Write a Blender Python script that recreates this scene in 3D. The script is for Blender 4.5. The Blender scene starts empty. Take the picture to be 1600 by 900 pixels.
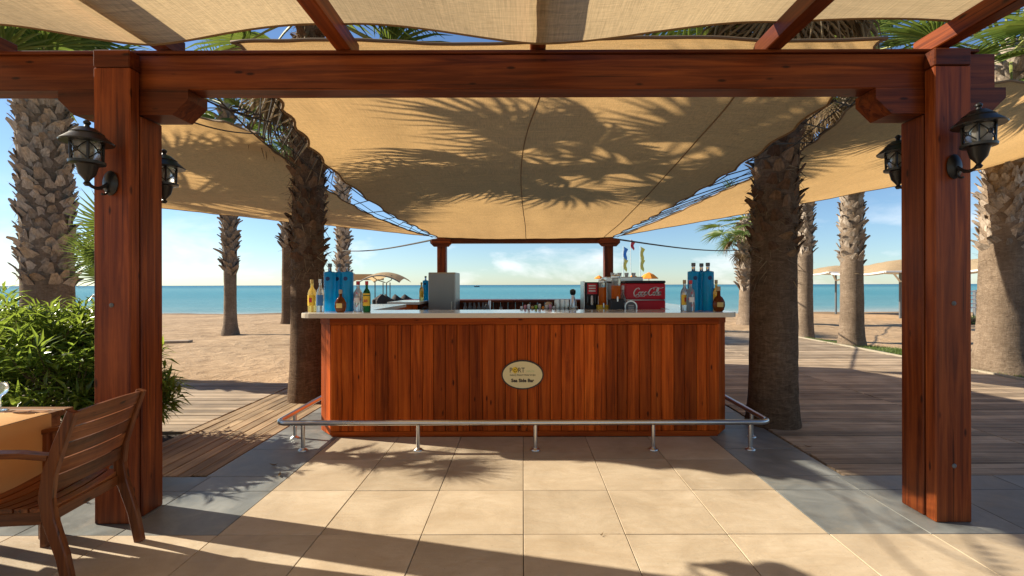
import bpy, bmesh, math, random
from mathutils import Vector, Matrix, noise

random.seed(7)
sc = bpy.context.scene
col = sc.collection
R = math.radians
CAM_H, FOC, VX, VY = 1.47, 743.0, 817.0, 445.0      # eye height, focal length in px of a 1600 px frame, vanishing point

# ---------------------------------------------------------------- camera
cam_d = bpy.data.cameras.new("camera")
cam = bpy.data.objects.new("camera", cam_d); col.objects.link(cam)
cam_d.sensor_width = 36.0
cam_d.lens = 36.0 * FOC / 1600.0
cam_d.shift_x = -(VX - 800) / 1600.0
cam_d.shift_y = (VY - 450) / 1600.0
cam_d.clip_start = 0.05
cam_d.clip_end = 30000
cam.matrix_world = Matrix.Translation((0, 0, CAM_H)) @ Matrix.Rotation(R(90), 4, 'X') @ Matrix.Rotation(-0.0022, 4, 'Z')
sc.camera = cam

# ---------------------------------------------------------------- sky, sun, exposure
SUN_EL = R(30.3)
SUN_TO = Vector((-0.970, 0.243, 0)).normalized() * math.cos(SUN_EL) + Vector((0, 0, math.sin(SUN_EL)))
world = bpy.data.worlds.new("World"); sc.world = world
world.use_nodes = True
wn = world.node_tree; wn.nodes.clear()
def WN(t, **k):
    n = wn.nodes.new(t)
    for a, b in k.items(): setattr(n, a, b)
    return n
w_out = WN('ShaderNodeOutputWorld'); w_bg = WN('ShaderNodeBackground')
w_bg.inputs['Strength'].default_value = 0.062
w_sky = WN('ShaderNodeTexSky', sky_type='NISHITA', sun_disc=False)
w_sky.sun_elevation = SUN_EL
w_sky.sun_rotation = math.atan2(SUN_TO.x, SUN_TO.y)
w_sky.air_density = 1.0; w_sky.dust_density = 0.25; w_sky.ozone_density = 2.0; w_sky.altitude = 600
w_tc = WN('ShaderNodeTexCoord')
w_map = WN('ShaderNodeMapping'); w_map.inputs['Scale'].default_value = (1, 1, 2.6)
wn.links.new(w_tc.outputs['Generated'], w_map.inputs['Vector'])
w_no = WN('ShaderNodeTexNoise'); w_no.inputs['Scale'].default_value = 5.2; w_no.inputs['Detail'].default_value = 8; w_no.inputs['Roughness'].default_value = 0.58
w_no.inputs['Distortion'].default_value = 0.25
wn.links.new(w_map.outputs['Vector'], w_no.inputs['Vector'])
w_cr = WN('ShaderNodeValToRGB'); w_cr.color_ramp.elements[0].position = 0.52; w_cr.color_ramp.elements[1].position = 0.70
wn.links.new(w_no.outputs['Fac'], w_cr.inputs['Fac'])
w_sep = WN('ShaderNodeSeparateXYZ'); wn.links.new(w_tc.outputs['Generated'], w_sep.inputs['Vector'])
w_band = WN('ShaderNodeMapRange', interpolation_type='SMOOTHSTEP')      # fair-weather cloud bank low over the sea
w_band.inputs['From Min'].default_value = 0.20; w_band.inputs['From Max'].default_value = 0.03
wn.links.new(w_sep.outputs['Z'], w_band.inputs['Value'])
w_mul = WN('ShaderNodeMath', operation='MULTIPLY'); wn.links.new(w_cr.outputs['Color'], w_mul.inputs[0]); wn.links.new(w_band.outputs['Result'], w_mul.inputs[1])
w_mul2 = WN('ShaderNodeMath', operation='MULTIPLY'); wn.links.new(w_mul.outputs[0], w_mul2.inputs[0]); w_mul2.inputs[1].default_value = 0.62
w_mix = WN('ShaderNodeMix', data_type='RGBA')
w_mix.inputs['B'].default_value = (10.0, 9.9, 10.0, 1)
wn.links.new(w_mul2.outputs[0], w_mix.inputs['Factor'])
w_hs = WN('ShaderNodeMix', data_type='RGBA', blend_type='MULTIPLY'); w_hs.inputs['Factor'].default_value = 1.0; w_hs.inputs['B'].default_value = (.84, .97, 1.10, 1)
wn.links.new(w_sky.outputs['Color'], w_hs.inputs['A']); wn.links.new(w_hs.outputs['Result'], w_mix.inputs['A'])
wn.links.new(w_mix.outputs['Result'], w_bg.inputs['Color'])
wn.links.new(w_bg.outputs['Background'], w_out.inputs['Surface'])

sun_d = bpy.data.lights.new("sun", 'SUN'); sun_d.energy = 4.5; sun_d.angle = R(0.53); sun_d.color = (1.0, 0.90, 0.73)
sun = bpy.data.objects.new("sun", sun_d); col.objects.link(sun)
sun.location = (-20, 8, 20)
sun.rotation_euler = SUN_TO.to_track_quat('Z', 'Y').to_euler()

sc.view_settings.view_transform = 'Standard'
sc.view_settings.look = 'None'
sc.view_settings.exposure = 1.10
sc.view_settings.gamma = 1.0
sc.view_settings.use_curve_mapping = False
sc.cycles.max_bounces = 8; sc.cycles.diffuse_bounces = 4; sc.cycles.transmission_bounces = 6; sc.cycles.transparent_max_bounces = 6
sc.cycles.caustics_reflective = False; sc.cycles.caustics_refractive = False
sc.cycles.use_denoising = True

# ---------------------------------------------------------------- helpers
def W(px, py, Y):
    """a point of the place from its bearing and its distance in metres"""
    return Vector(((px - VX) * Y / FOC, Y, CAM_H - (py - VY) * Y / FOC))
def beach_z(y):
    if y < 8: return -0.05
    if y < 33: return -0.05 - 0.41 * (y - 8) / 25
    return -0.46 - 0.06 * (y - 33)
def tag(o, label=None, cat=None, group=None, kind=None):
    if label: o['label'] = label
    if cat: o['category'] = cat
    if group: o['group'] = group
    if kind: o['kind'] = kind
    return o
def put(o, parent=None):
    col.objects.link(o)
    if parent is not None:
        o.parent = parent
        m = Matrix.Identity(4); p = parent
        chain = []
        while p is not None: chain.append(p); p = p.parent
        for p in reversed(chain): m = m @ p.matrix_parent_inverse @ p.matrix_basis
        o.matrix_parent_inverse = m.inverted()
    return o
def thing(name, label, cat, loc=(0, 0, 0), group=None):
    o = bpy.data.objects.new(name, None); o.empty_display_size = 0.1
    o.location = loc; col.objects.link(o)
    return tag(o, label, cat, group)
def mk(name, verts, faces, mat, parent=None, smooth=False, local=False):
    me = bpy.data.meshes.new(name); me.from_pydata([tuple(v) for v in verts], [], faces); me.update()
    if mat: me.materials.append(mat)
    if smooth:
        for p in me.polygons: p.use_smooth = True
    o = bpy.data.objects.new(name, me)
    if local:
        col.objects.link(o); o.parent = parent
    else: put(o, parent)
    return o
class MB:
    """collects pieces of one part"""
    def __init__(s): s.v = []; s.f = []
    def add(s, v, f):
        k = len(s.v); s.v += [Vector(a) for a in v]; s.f += [tuple(i + k for i in q) for q in f]; return s
    def box(s, x0, x1, y0, y1, z0, z1, b=0.004):
        b = min(b, (x1 - x0) * .4, (y1 - y0) * .4, (z1 - z0) * .4)
        if b <= 0:
            v = [(x, y, z) for x in (x0, x1) for y in (y0, y1) for z in (z0, z1)]
            return s.add(v, [(0, 1, 3, 2), (4, 6, 7, 5), (0, 4, 5, 1), (2, 3, 7, 6), (0, 2, 6, 4), (1, 5, 7, 3)])
        X = (x0, x1); Y = (y0, y1); Z = (z0, z1); v = []; ix = {}
        for i in (0, 1):
            for j in (0, 1):
                for k in (0, 1):
                    c = (X[i], Y[j], Z[k]); d = (b if i == 0 else -b, b if j == 0 else -b, b if k == 0 else -b)
                    for a in range(3):
                        p = [c[0] + d[0], c[1] + d[1], c[2] + d[2]]; p[a] = c[a]
                        ix[(i, j, k, a)] = len(v); v.append(p)
        f = []
        for i in (0, 1):
            q = [ix[(i, 0, 0, 0)], ix[(i, 1, 0, 0)], ix[(i, 1, 1, 0)], ix[(i, 0, 1, 0)]]; f.append(q if i else q[::-1])
            q = [ix[(0, i, 0, 1)], ix[(0, i, 1, 1)], ix[(1, i, 1, 1)], ix[(1, i, 0, 1)]]; f.append(q if i else q[::-1])
            q = [ix[(0, 0, i, 2)], ix[(1, 0, i, 2)], ix[(1, 1, i, 2)], ix[(0, 1, i, 2)]]; f.append(q if i else q[::-1])
        for i in (0, 1):
            for j in (0, 1):
                f.append([ix[(i, j, 0, 0)], ix[(i, j, 1, 0)], ix[(i, j, 1, 1)], ix[(i, j, 0, 1)]])
                f.append([ix[(i, 0, j, 0)], ix[(i, 1, j, 0)], ix[(i, 1, j, 2)], ix[(i, 0, j, 2)]])
                f.append([ix[(0, i, j, 1)], ix[(1, i, j, 1)], ix[(1, i, j, 2)], ix[(0, i, j, 2)]])
                for k in (0, 1): f.append([ix[(i, j, k, 0)], ix[(i, j, k, 1)], ix[(i, j, k, 2)]])
        return s.add(v, f)
    def tube(s, pts, r, n=8, cap=True):
        pts = [Vector(p) for p in pts]; rr = r if isinstance(r, (list, tuple)) else [r] * len(pts)
        v = []; f = []; up = None
        for i, p in enumerate(pts):
            d = (pts[min(i + 1, len(pts) - 1)] - pts[max(i - 1, 0)]).normalized()
            if up is None: up = d.orthogonal().normalized()
            up = (up - d * up.dot(d))
            up = up.normalized() if up.length > 1e-5 else d.orthogonal().normalized()
            sd = d.cross(up)
            for k in range(n):
                a = 2 * math.pi * k / n
                v.append(p + (up * math.cos(a) + sd * math.sin(a)) * rr[i])
        for i in range(len(pts) - 1):
            for k in range(n):
                f.append((i * n + k, i * n + (k + 1) % n, (i + 1) * n + (k + 1) % n, (i + 1) * n + k))
        if cap: f.append(tuple(range(n))[::-1]); f.append(tuple((len(pts) - 1) * n + k for k in range(n)))
        return s.add(v, f)
    def bar(s, pts, w, h, upv=(0, 0, 1)):
        """rectangular section swept along pts: w sideways, h along upv"""
        pts = [Vector(p) for p in pts]; u0 = Vector(upv); v = []; f = []
        ww = w if isinstance(w, (list, tuple)) else [w] * len(pts); hh = h if isinstance(h, (list, tuple)) else [h] * len(pts)
        for i, p in enumerate(pts):
            d = (pts[min(i + 1, len(pts) - 1)] - pts[max(i - 1, 0)]).normalized()
            sd = d.cross(u0).normalized(); up = sd.cross(d).normalized()
            c = 0.16; a = ww[i] / 2; b = hh[i] / 2; m = min(a, b) * c * 1.6
            for (q, t) in ((-a + m, -b), (a - m, -b), (a, -b + m), (a, b - m), (a - m, b), (-a + m, b), (-a, b - m), (-a, -b + m)):
                v.append(p + sd * q + up * t)
        for i in range(len(pts) - 1):
            for k in range(8): f.append((i * 8 + k, i * 8 + (k + 1) % 8, (i + 1) * 8 + (k + 1) % 8, (i + 1) * 8 + k))
        f.append(tuple(range(8))[::-1]); f.append(tuple((len(pts) - 1) * 8 + k for k in range(8)))
        return s.add(v, f)
    def lathe(s, prof, n=20, at=(0, 0, 0), sx=1.0, sy=1.0):
        v = []; f = []; at = Vector(at)
        for (r, z) in prof:
            for k in range(n):
                a = 2 * math.pi * k / n; v.append(at + Vector((r * sx * math.cos(a), r * sy * math.sin(a), z)))
        for i in range(len(prof) - 1):
            for k in range(n): f.append((i * n + k, i * n + (k + 1) % n, (i + 1) * n + (k + 1) % n, (i + 1) * n + k))
        if prof[0][0] > 1e-4: f.append(tuple(range(n))[::-1])
        if prof[-1][0] > 1e-4: f.append(tuple((len(prof) - 1) * n + k for k in range(n)))
        return s.add(v, f)
    def prism(s, poly, y0, y1):
        """polygon in x,z extruded along y"""
        n = len(poly); v = [(x, y0, z) for x, z in poly] + [(x, y1, z) for x, z in poly]
        f = [tuple(range(n)), tuple(range(2 * n - 1, n - 1, -1))] + [(i, i + n, (i + 1) % n + n, (i + 1) % n) for i in range(n)]
        return s.add(v, f)
    def slab(s, poly, z0, z1):
        n = len(poly); v = [(x, y, z0) for x, y in poly] + [(x, y, z1) for x, y in poly]
        f = [tuple(range(n))[::-1], tuple(range(n, 2 * n))] + [(i, (i + 1) % n, (i + 1) % n + n, i + n) for i in range(n)]
        return s.add(v, f)
    def build(s, name, mat, parent=None, smooth=False, local=False, fix=True, angle=None):
        o = mk(name, s.v, s.f, mat, parent, smooth, local)
        if fix:
            bm = bmesh.new(); bm.from_mesh(o.data); bmesh.ops.recalc_face_normals(bm, faces=bm.faces); bm.to_mesh(o.data); bm.free()
        if angle: 
            for p in o.data.polygons: p.use_smooth = True
            o.data.set_sharp_from_angle(angle=R(angle))
        return o
def copy_tree(o, parent=None):
    c = o.copy(); col.objects.link(c); c.parent = parent
    for ch in [x for x in o.children]: copy_tree(ch, c)
    return c

# ---------------------------------------------------------------- materials
class Mat:
    def __init__(s, name):
        s.m = bpy.data.materials.new(name); s.m.use_nodes = True; s.t = s.m.node_tree; s.t.nodes.clear()
        s.out = s.n('ShaderNodeOutputMaterial')
    def n(s, t, **k):
        n = s.t.nodes.new(t)
        for a, b in k.items():
            setattr(n, a, b)
        return n
    def l(s, a, b): s.t.links.new(a, b)
    def coords(s, scale, rnd=0.0, space='Object'):
        tc = s.n('ShaderNodeTexCoord'); mp = s.n('ShaderNodeMapping'); mp.inputs['Scale'].default_value = scale
        src = tc.outputs[space]
        if rnd:
            oi = s.n('ShaderNodeObjectInfo'); vm = s.n('ShaderNodeVectorMath', operation='SCALE'); vm.inputs[0].default_value = (rnd, rnd * .73, rnd * 1.31)
            s.l(oi.outputs['Random'], vm.inputs['Scale'])
            va = s.n('ShaderNodeVectorMath', operation='ADD'); s.l(src, va.inputs[0]); s.l(vm.outputs['Vector'], va.inputs[1]); src = va.outputs['Vector']
        s.l(src, mp.inputs['Vector']); return mp.outputs['Vector']
    def noise(s, vec, scale=1.0, detail=5, rough=.55, dist=0.0):
        n = s.n('ShaderNodeTexNoise'); n.inputs['Scale'].default_value = scale; n.inputs['Detail'].default_value = detail
        n.inputs['Roughness'].default_value = rough; n.inputs['Distortion'].default_value = dist
        s.l(vec, n.inputs['Vector']); return n.outputs['Fac']
    def ramp(s, fac, stops):
        n = s.n('ShaderNodeValToRGB'); e = n.color_ramp.elements
        while len(e) < len(stops): e.new(0.5)
        for i, (p, c) in enumerate(stops): e[i].position = p; e[i].color = (*c, 1) if len(c) == 3 else c
        s.l(fac, n.inputs['Fac']); return n.outputs['Color']
    def mix(s, fac, a, b, mode='MIX'):
        n = s.n('ShaderNodeMix', data_type='RGBA', blend_type=mode)
        for key, v in (('Factor', fac), ('A', a), ('B', b)):
            if isinstance(v, (int, float)): n.inputs[key].default_value = v
            elif isinstance(v, tuple): n.inputs[key].default_value = (*v, 1)
            else: s.l(v, n.inputs[key])
        return n.outputs['Result']
    def math(s, op, a, b=None):
        n = s.n('ShaderNodeMath', operation=op)
        for i, v in enumerate((a, b)):
            if v is None: continue
            if isinstance(v, (int, float)): n.inputs[i].default_value = v
            else: s.l(v, n.inputs[i])
        return n.outputs[0]
    def rnd(s, lo, hi, island=False):
        src = s.n('ShaderNodeNewGeometry').outputs['Random Per Island'] if island else s.n('ShaderNodeObjectInfo').outputs['Random']
        mr = s.n('ShaderNodeMapRange'); s.l(src, mr.inputs['Value']); mr.inputs['To Min'].default_value = lo; mr.inputs['To Max'].default_value = hi
        return mr.outputs['Result']
    def tint(s, colr, val):
        c = s.n('ShaderNodeCombineColor')
        for k in ('Red', 'Green', 'Blue'): s.l(val, c.inputs[k])
        return s.mix(1.0, colr, c.outputs['Color'], 'MULTIPLY')
    def bump(s, h, strength=.3, dist=.01):
        b = s.n('ShaderNodeBump'); b.inputs['Strength'].default_value = strength; b.inputs['Distance'].default_value = dist
        s.l(h, b.inputs['Height']); return b.outputs['Normal']
    def pbr(s, colr, rough=.5, normal=None, metal=0.0, spec=.5, coat=0.0, trans=0.0, ior=1.45, coat_rough=.15):
        p = s.n('ShaderNodeBsdfPrincipled')
        for key, v in (('Base Color', colr), ('Roughness', rough)):
            if isinstance(v, tuple): p.inputs[key].default_value = (*v, 1)
            elif isinstance(v, (int, float)): p.inputs[key].default_value = v
            else: s.l(v, p.inputs[key])
        p.inputs['Metallic'].default_value = metal; p.inputs['Specular IOR Level'].default_value = spec
        p.inputs['Coat Weight'].default_value = coat; p.inputs['Coat Roughness'].default_value = coat_rough
        p.inputs['Transmission Weight'].default_value = trans; p.inputs['IOR'].default_value = ior
        if normal is not None: s.l(normal, p.inputs['Normal'])
        return p.outputs['BSDF']
    def translucent(s, shader, colr, fac, normal=None):
        t = s.n('ShaderNodeBsdfTranslucent'); m = s.n('ShaderNodeMixShader'); m.inputs['Fac'].default_value = fac
        if isinstance(colr, tuple): t.inputs['Color'].default_value = (*colr, 1)
        else: s.l(colr, t.inputs['Color'])
        s.l(shader, m.inputs[1]); s.l(t.outputs['BSDF'], m.inputs[2]); return m.outputs['Shader']
    def done(s, shader): s.l(shader, s.out.inputs['Surface']); return s.m

def plain(name, c, rough=.5, metal=0.0, spec=.5, coat=0.0, var=.12, scale=9):
    m = Mat(name); v = m.coords((scale,) * 3, 3.0); f = m.noise(v, 1, 4)
    colr = m.mix(f, tuple(a * (1 - var) for a in c), tuple(min(1, a * (1 + var)) for a in c))
    rr = m.math('ADD', m.math('MULTIPLY', f, .15), max(0.02, rough - .075))
    return m.done(m.pbr(colr, rr, None, metal, spec, coat))

def red_wood(name, axis, dark=(.055, .009, .002), mid=(.165, .036, .008), light=(.30, .078, .016), rough=.46, coat=.03, spec=.26):
    m = Mat(name); sc_ = [26, 26, 26]; sc_[axis] = 1.1
    v = m.coords(tuple(sc_), 37.0); f = m.noise(v, 1, 6, .6, .8)
    sc2 = [5, 5, 5]; sc2[axis] = .5; f2 = m.noise(m.coords(tuple(sc2), 61.0), 1, 4)
    c = m.ramp(f, [(.28, dark), (.50, mid), (.74, light)])
    c2 = m.ramp(f2, [(.3, (.62, .55, .5)), (.72, (1.22, 1.2, 1.15))])
    c = m.mix(1.0, c, c2, 'MULTIPLY')
    sk = [11, 11, 11]; sk[axis] = 3.6                                      # knots
    vo = m.n('ShaderNodeTexVoronoi', feature='F1'); vo.inputs['Scale'].default_value = 1; m.l(m.coords(tuple(sk), 23.0), vo.inputs['Vector'])
    kn = m.ramp(vo.outputs['Distance'], [(.06, (.22, .20, .2)), (.13, (1, 1, 1))])
    c = m.mix(1.0, c, kn, 'MULTIPLY')
    s4 = [60, 60, 60]; s4[axis] = .9; ck = m.noise(m.coords(tuple(s4), 71.0), 1, 3, .5, .3)      # drying checks and scuffs
    c = m.mix(1.0, c, m.ramp(ck, [(.29, (.30, .27, .25)), (.36, (1, 1, 1))]), 'MULTIPLY')
    fd = m.noise(m.coords((2.3, 2.3, 2.3), 13.0), 1, 6, .7); c = m.mix(m.math('MULTIPLY', m.ramp(fd, [(.55, (0, 0, 0)), (.80, (1, 1, 1))]), .30), c, light)
    c = m.tint(c, m.rnd(.60, 1.30))
    nb = m.bump(f, .22, .004)
    return m.done(m.pbr(c, m.math('ADD', m.math('MULTIPLY', f2, .22), rough - .1), nb, 0, spec, coat))

def deck_wood(name, axis, a, b):
    m = Mat(name); s_ = [34, 34, 34]; s_[axis] = 1.0
    f = m.noise(m.coords(tuple(s_), 41.0), 1, 6, .62, .5)
    s2 = [2.2, 2.2, 2.2]; f2 = m.noise(m.coords(tuple(s2), 0), 1, 5)
    c = m.ramp(f, [(.25, tuple(k * .42 for k in a)), (.5, a), (.78, b)])
    c = m.mix(1.0, c, m.ramp(f2, [(.3, (.66, .63, .6)), (.7, (1.12, 1.1, 1.08))]), 'MULTIPLY')
    c = m.tint(c, m.rnd(.66, 1.22))
    s3 = [60, 60, 60]; s3[axis] = 30 if axis else 60
    return m.done(m.pbr(c, .72, m.bump(f, .5, .006), 0, .3))

M = {}
M['wood_z'] = red_wood('red_stained_wood_upright', 2)
M['wood_x'] = red_wood('red_stained_wood_across', 0)
M['wood_y'] = red_wood('red_stained_wood_lengthwise', 1)
M['bar_wood'] = red_wood('bar_panel_wood', 2, (.15, .024, .002), (.46, .082, .007), (.64, .145, .016), .58, 0.0, .15)
M['bar_wood_x'] = red_wood('bar_trim_wood', 0, (.12, .020, .002), (.34, .058, .006), (.48, .105, .012), .58, 0.0, .15)
M['teak_x'] = red_wood('chair_teak', 0, (.055, .014, .005), (.18, .055, .015), (.30, .105, .03), .38, .1, .3)
M['teak_z'] = red_wood('chair_teak_upright', 2, (.06, .015, .005), (.20, .06, .017), (.33, .12, .035), .38, .1, .3)
M['teak_y'] = red_wood('chair_teak_slat', 1, (.06, .015, .005), (.19, .058, .016), (.32, .115, .034), .38, .1, .3)
M['table_teak'] = red_wood('table_teak', 0, (.10, .045, .02), (.26, .13, .06), (.38, .21, .11), .4, .1)
M['deck_y'] = deck_wood('weathered_deck_lengthwise', 1, (.36, .255, .15), (.52, .39, .245))
M['deck_x'] = deck_wood('weathered_deck_across', 0, (.42, .325, .23), (.60, .485, .355))

def tile_mat():
    m = Mat('cream_stone_tile'); v = m.coords((1, 1, 1), 19.0)
    f = m.noise(v, 2.2, 6, .6, .6); f2 = m.noise(v, 42, 4, .7)
    mp = m.coords((2.2, 9.0, 1), 29.0); tc_r = m.n('ShaderNodeVectorRotate', rotation_type='Z_AXIS'); tc_r.inputs['Angle'].default_value = R(34); m.l(mp, tc_r.inputs['Vector'])
    f3 = m.noise(tc_r.outputs['Vector'], 1.6, 5, .6, 1.2)
    c = m.ramp(f, [(.28, (.38, .30, .205)), (.55, (.50, .405, .285)), (.78, (.59, .49, .36))])
    c = m.mix(m.math('MULTIPLY', m.ramp(f3, [(.42, (0, 0, 0)), (.70, (1, 1, 1))]), .35), c, (.40, .29, .18))
    dt = m.noise(m.coords((1, 1, 1)), 3.1, 8, .72, 1.0); c = m.mix(m.math('MULTIPLY', m.ramp(dt, [(.52, (0, 0, 0)), (.72, (1, 1, 1))]), .38), c, (.34, .25, .15))
    sp = m.noise(m.coords((1, 1, 1)), 70, 2, .5); c = m.mix(m.ramp(sp, [(.70, (0, 0, 0)), (.76, (.6, .6, .6))]), c, (.22, .16, .10))
    c = m.tint(c, m.rnd(.86, 1.10))
    h = m.math('ADD', m.math('MULTIPLY', f3, 1.0), m.math('MULTIPLY', f2, .35))
    return m.done(m.pbr(c, m.math('ADD', m.math('MULTIPLY', f, .3), .38), m.bump(h, .5, .008), 0, .35))
M['tile'] = tile_mat()
def slate_mat():
    m = Mat('grey_slate_tile'); v = m.coords((1, 1, 1), 23.0)
    f = m.noise(v, 3.0, 6, .62, .8); f2 = m.noise(v, 55, 4, .7)
    c = m.ramp(f, [(.28, (.105, .112, .110)), (.52, (.18, .19, .185)), (.78, (.28, .285, .27))])
    c = m.tint(c, m.rnd(.8, 1.2))
    du = m.noise(m.coords((1, 1, 1)), 1.7, 8, .75, .8); c = m.mix(m.math('MULTIPLY', m.ramp(du, [(.50, (0, 0, 0)), (.75, (1, 1, 1))]), .45), c, (.33, .27, .19))      # blown sand
    h = m.math('ADD', f, m.math('MULTIPLY', f2, .4))
    return m.done(m.pbr(c, m.math('ADD', m.math('MULTIPLY', f, .4), .22), m.bump(h, .4, .006), 0, .45))
M['slate'] = slate_mat()
M['grout'] = plain('dark_grout', (.10, .08, .06), .9)
M['deck_base'] = plain('dark_gap_base', (.035, .024, .016), .95)  # near-black base seen between deck boards and behind the bar planks
def sand_mat():
    m = Mat('beach_sand'); v = m.coords((1, 1, 1))
    f = m.noise(v, .35, 6, .6); f2 = m.noise(v, 2.6, 7, .62, .4); f3 = m.noise(v, 60, 3, .7)
    c = m.ramp(f2, [(.28, (.30, .20, .115)), (.52, (.44, .305, .185)), (.8, (.55, .40, .255))])
    c = m.mix(1.0, c, m.ramp(f, [(.3, (.82, .8, .77)), (.7, (1.12, 1.1, 1.08))]), 'MULTIPLY')
    sp = m.n('ShaderNodeSeparateXYZ'); m.l(v, sp.inputs['Vector'])
    wet = m.n('ShaderNodeMapRange'); wet.inputs['From Min'].default_value = -0.40; wet.inputs['From Max'].default_value = -0.455; m.l(sp.outputs['Z'], wet.inputs['Value'])
    c = m.mix(wet.outputs['Result'], c, (.15, .105, .065))
    h = m.math('ADD', m.math('MULTIPLY', f2, 1.0), m.math('MULTIPLY', f3, .06))
    return m.done(m.pbr(c, .92, m.bump(h, .9, .10), 0, .15))
M['sand'] = sand_mat()
def sea_mat():
    m = Mat('sea_water'); tc = m.n('ShaderNodeTexCoord'); sp = m.n('ShaderNodeSeparateXYZ'); m.l(tc.outputs['Object'], sp.inputs['Vector'])
    ln = m.math('LOGARITHM', m.math('MAXIMUM', sp.outputs['Y'], 5.0), 10.0)              # decades of distance from shore
    v = m.coords((.012, .05, 1)); f = m.noise(v, 1, 5, .6)
    ln = m.math('ADD', ln, m.math('MULTIPLY', m.math('SUBTRACT', f, .5), .35))
    mr = m.n('ShaderNodeMapRange'); mr.inputs['From Min'].default_value = 1.5; mr.inputs['From Max'].default_value = 3.3; m.l(ln, mr.inputs['Value'])
    c = m.ramp(mr.outputs['Result'], [(.0, (.40, .43, .40)), (.035, (.22, .34, .34)), (.08, (.13, .30, .33)), (.28, (.07, .26, .31)), (.48, (.10, .30, .34)), (.68, (.03, .185, .25)), (1.0, (.016, .125, .195))])
    vw = m.coords((.5, 1.6, 1)); w1 = m.noise(vw, 1, 6, .62, .3)
    vw2 = m.coords((.05, .22, 1)); w2 = m.noise(vw2, 1, 4, .6)
    h = m.math('ADD', w1, m.math('MULTIPLY', w2, 3.0))
    nrm = m.bump(h, .8, .35)
    d = m.n('ShaderNodeBsdfDiffuse'); m.l(c, d.inputs['Color']); m.l(nrm, d.inputs['Normal'])
    g = m.n('ShaderNodeBsdfGlossy'); g.inputs['Roughness'].default_value = .22; m.l(nrm, g.inputs['Normal'])
    fr = m.n('ShaderNodeFresnel'); fr.inputs['IOR'].default_value = 1.33; m.l(nrm, fr.inputs['Normal'])
    fac = m.math('MINIMUM', m.math('MULTIPLY', fr.outputs['Fac'], .55), .34)
    mx = m.n('ShaderNodeMixShader'); m.l(fac, mx.inputs['Fac']); m.l(d.outputs['BSDF'], mx.inputs[1]); m.l(g.outputs['BSDF'], mx.inputs[2])
    return m.done(mx.outputs['Shader'])
M['sea'] = sea_mat()
def canvas_mat(name, base, trans, fac):
    m = Mat(name); v = m.coords((1, 1, 1))
    f = m.noise(v, 1.4, 4, .55); g = m.noise(m.coords((3, 160, 160)), 1, 3, .7); g2 = m.noise(m.coords((160, 3, 160)), 1, 3, .7)
    w = m.math('ADD', g, g2)
    k = m.math('ADD', m.math('MULTIPLY', m.math('SUBTRACT', w, 1.0), .85), m.math('ADD', m.math('MULTIPLY', f, .24), .88))
    c = m.tint(m.mix(0.0, base, base), k); t = m.tint(m.mix(0.0, trans, trans), k)
    wr = m.noise(m.coords((1.2, 5.5, 3)), 1, 5, .62, 1.0)
    wr2 = m.noise(m.coords((5.0, .9, 2)), 1, 4, .6, .6)
    hh = m.math('ADD', wr, m.math('MULTIPLY', wr2, .7))
    s1 = m.pbr(c, .85, m.bump(hh, .8, .07), 0, .15)
    return m.done(m.translucent(s1, t, fac))
M['canvas'] = canvas_mat('tan_shade_cloth', (.56, .385, .20), (.68, .425, .18), .50)
M['canvas_pale'] = canvas_mat('cream_shade_cloth', (.60, .47, .30), (.64, .47, .26), .48)
M['hem'] = plain('brown_canvas_hem', (.19, .115, .055), .85)
M['rope'] = plain('dark_rope', (.05, .04, .03), .85)
M['steel'] = plain('brushed_steel', (.60, .58, .54), .30, 1.0, var=.02)
M['steel_dark'] = plain('grey_steel_cabinet', (.30, .285, .26), .40, 1.0, var=.08, scale=3)
M['black'] = plain('black_enamel', (.012, .012, .013), .33)
M['rubber'] = plain('black_plastic', (.02, .02, .022), .5)
M['white'] = plain('white_paint', (.78, .77, .73), .5, var=.04)
M['counter'] = plain('white_countertop', (.74, .71, .65), .10, var=.04, spec=.55)
M['counter_edge'] = plain('cream_counter_edge', (.66, .56, .42), .35, var=.06)
def leafy(name, a, b, c3, trans, fac, rough=.42, island=True):
    m = Mat(name); r = m.rnd(0, 1, island)
    cc = m.ramp(r, [(.0, a), (.55, b), (1.0, c3)])
    oi = m.rnd(.75, 1.25); cc = m.tint(cc, oi)
    tt = m.mix(.5, cc, trans)
    return m.done(m.translucent(m.pbr(cc, rough, None, 0, .4), tt, fac))
M['frond'] = leafy('green_palm_leaf', (.055, .105, .025), (.10, .165, .035), (.19, .23, .05), (.30, .38, .06), .35, .4)
M['dry'] = leafy('dry_palm_leaf', (.12, .075, .04), (.22, .15, .08), (.34, .25, .14), (.35, .24, .12), .22, .8)
M['bush'] = leafy('shrub_leaf', (.03, .07, .014), (.07, .14, .026), (.20, .24, .05), (.55, .70, .08), .5, .3)
M['hedge'] = leafy('hedge_leaf', (.03, .07, .015), (.06, .12, .025), (.10, .17, .035), (.2, .3, .05), .3, .45)
M['grass'] = leafy('lawn_grass', (.06, .10, .02), (.10, .16, .03), (.18, .22, .06), (.3, .38, .07), .3, .5)
M['stem'] = plain('shrub_stem', (.10, .07, .04), .85)
M['petiole'] = plain('palm_petiole', (.24, .26, .07), .5)
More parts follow.
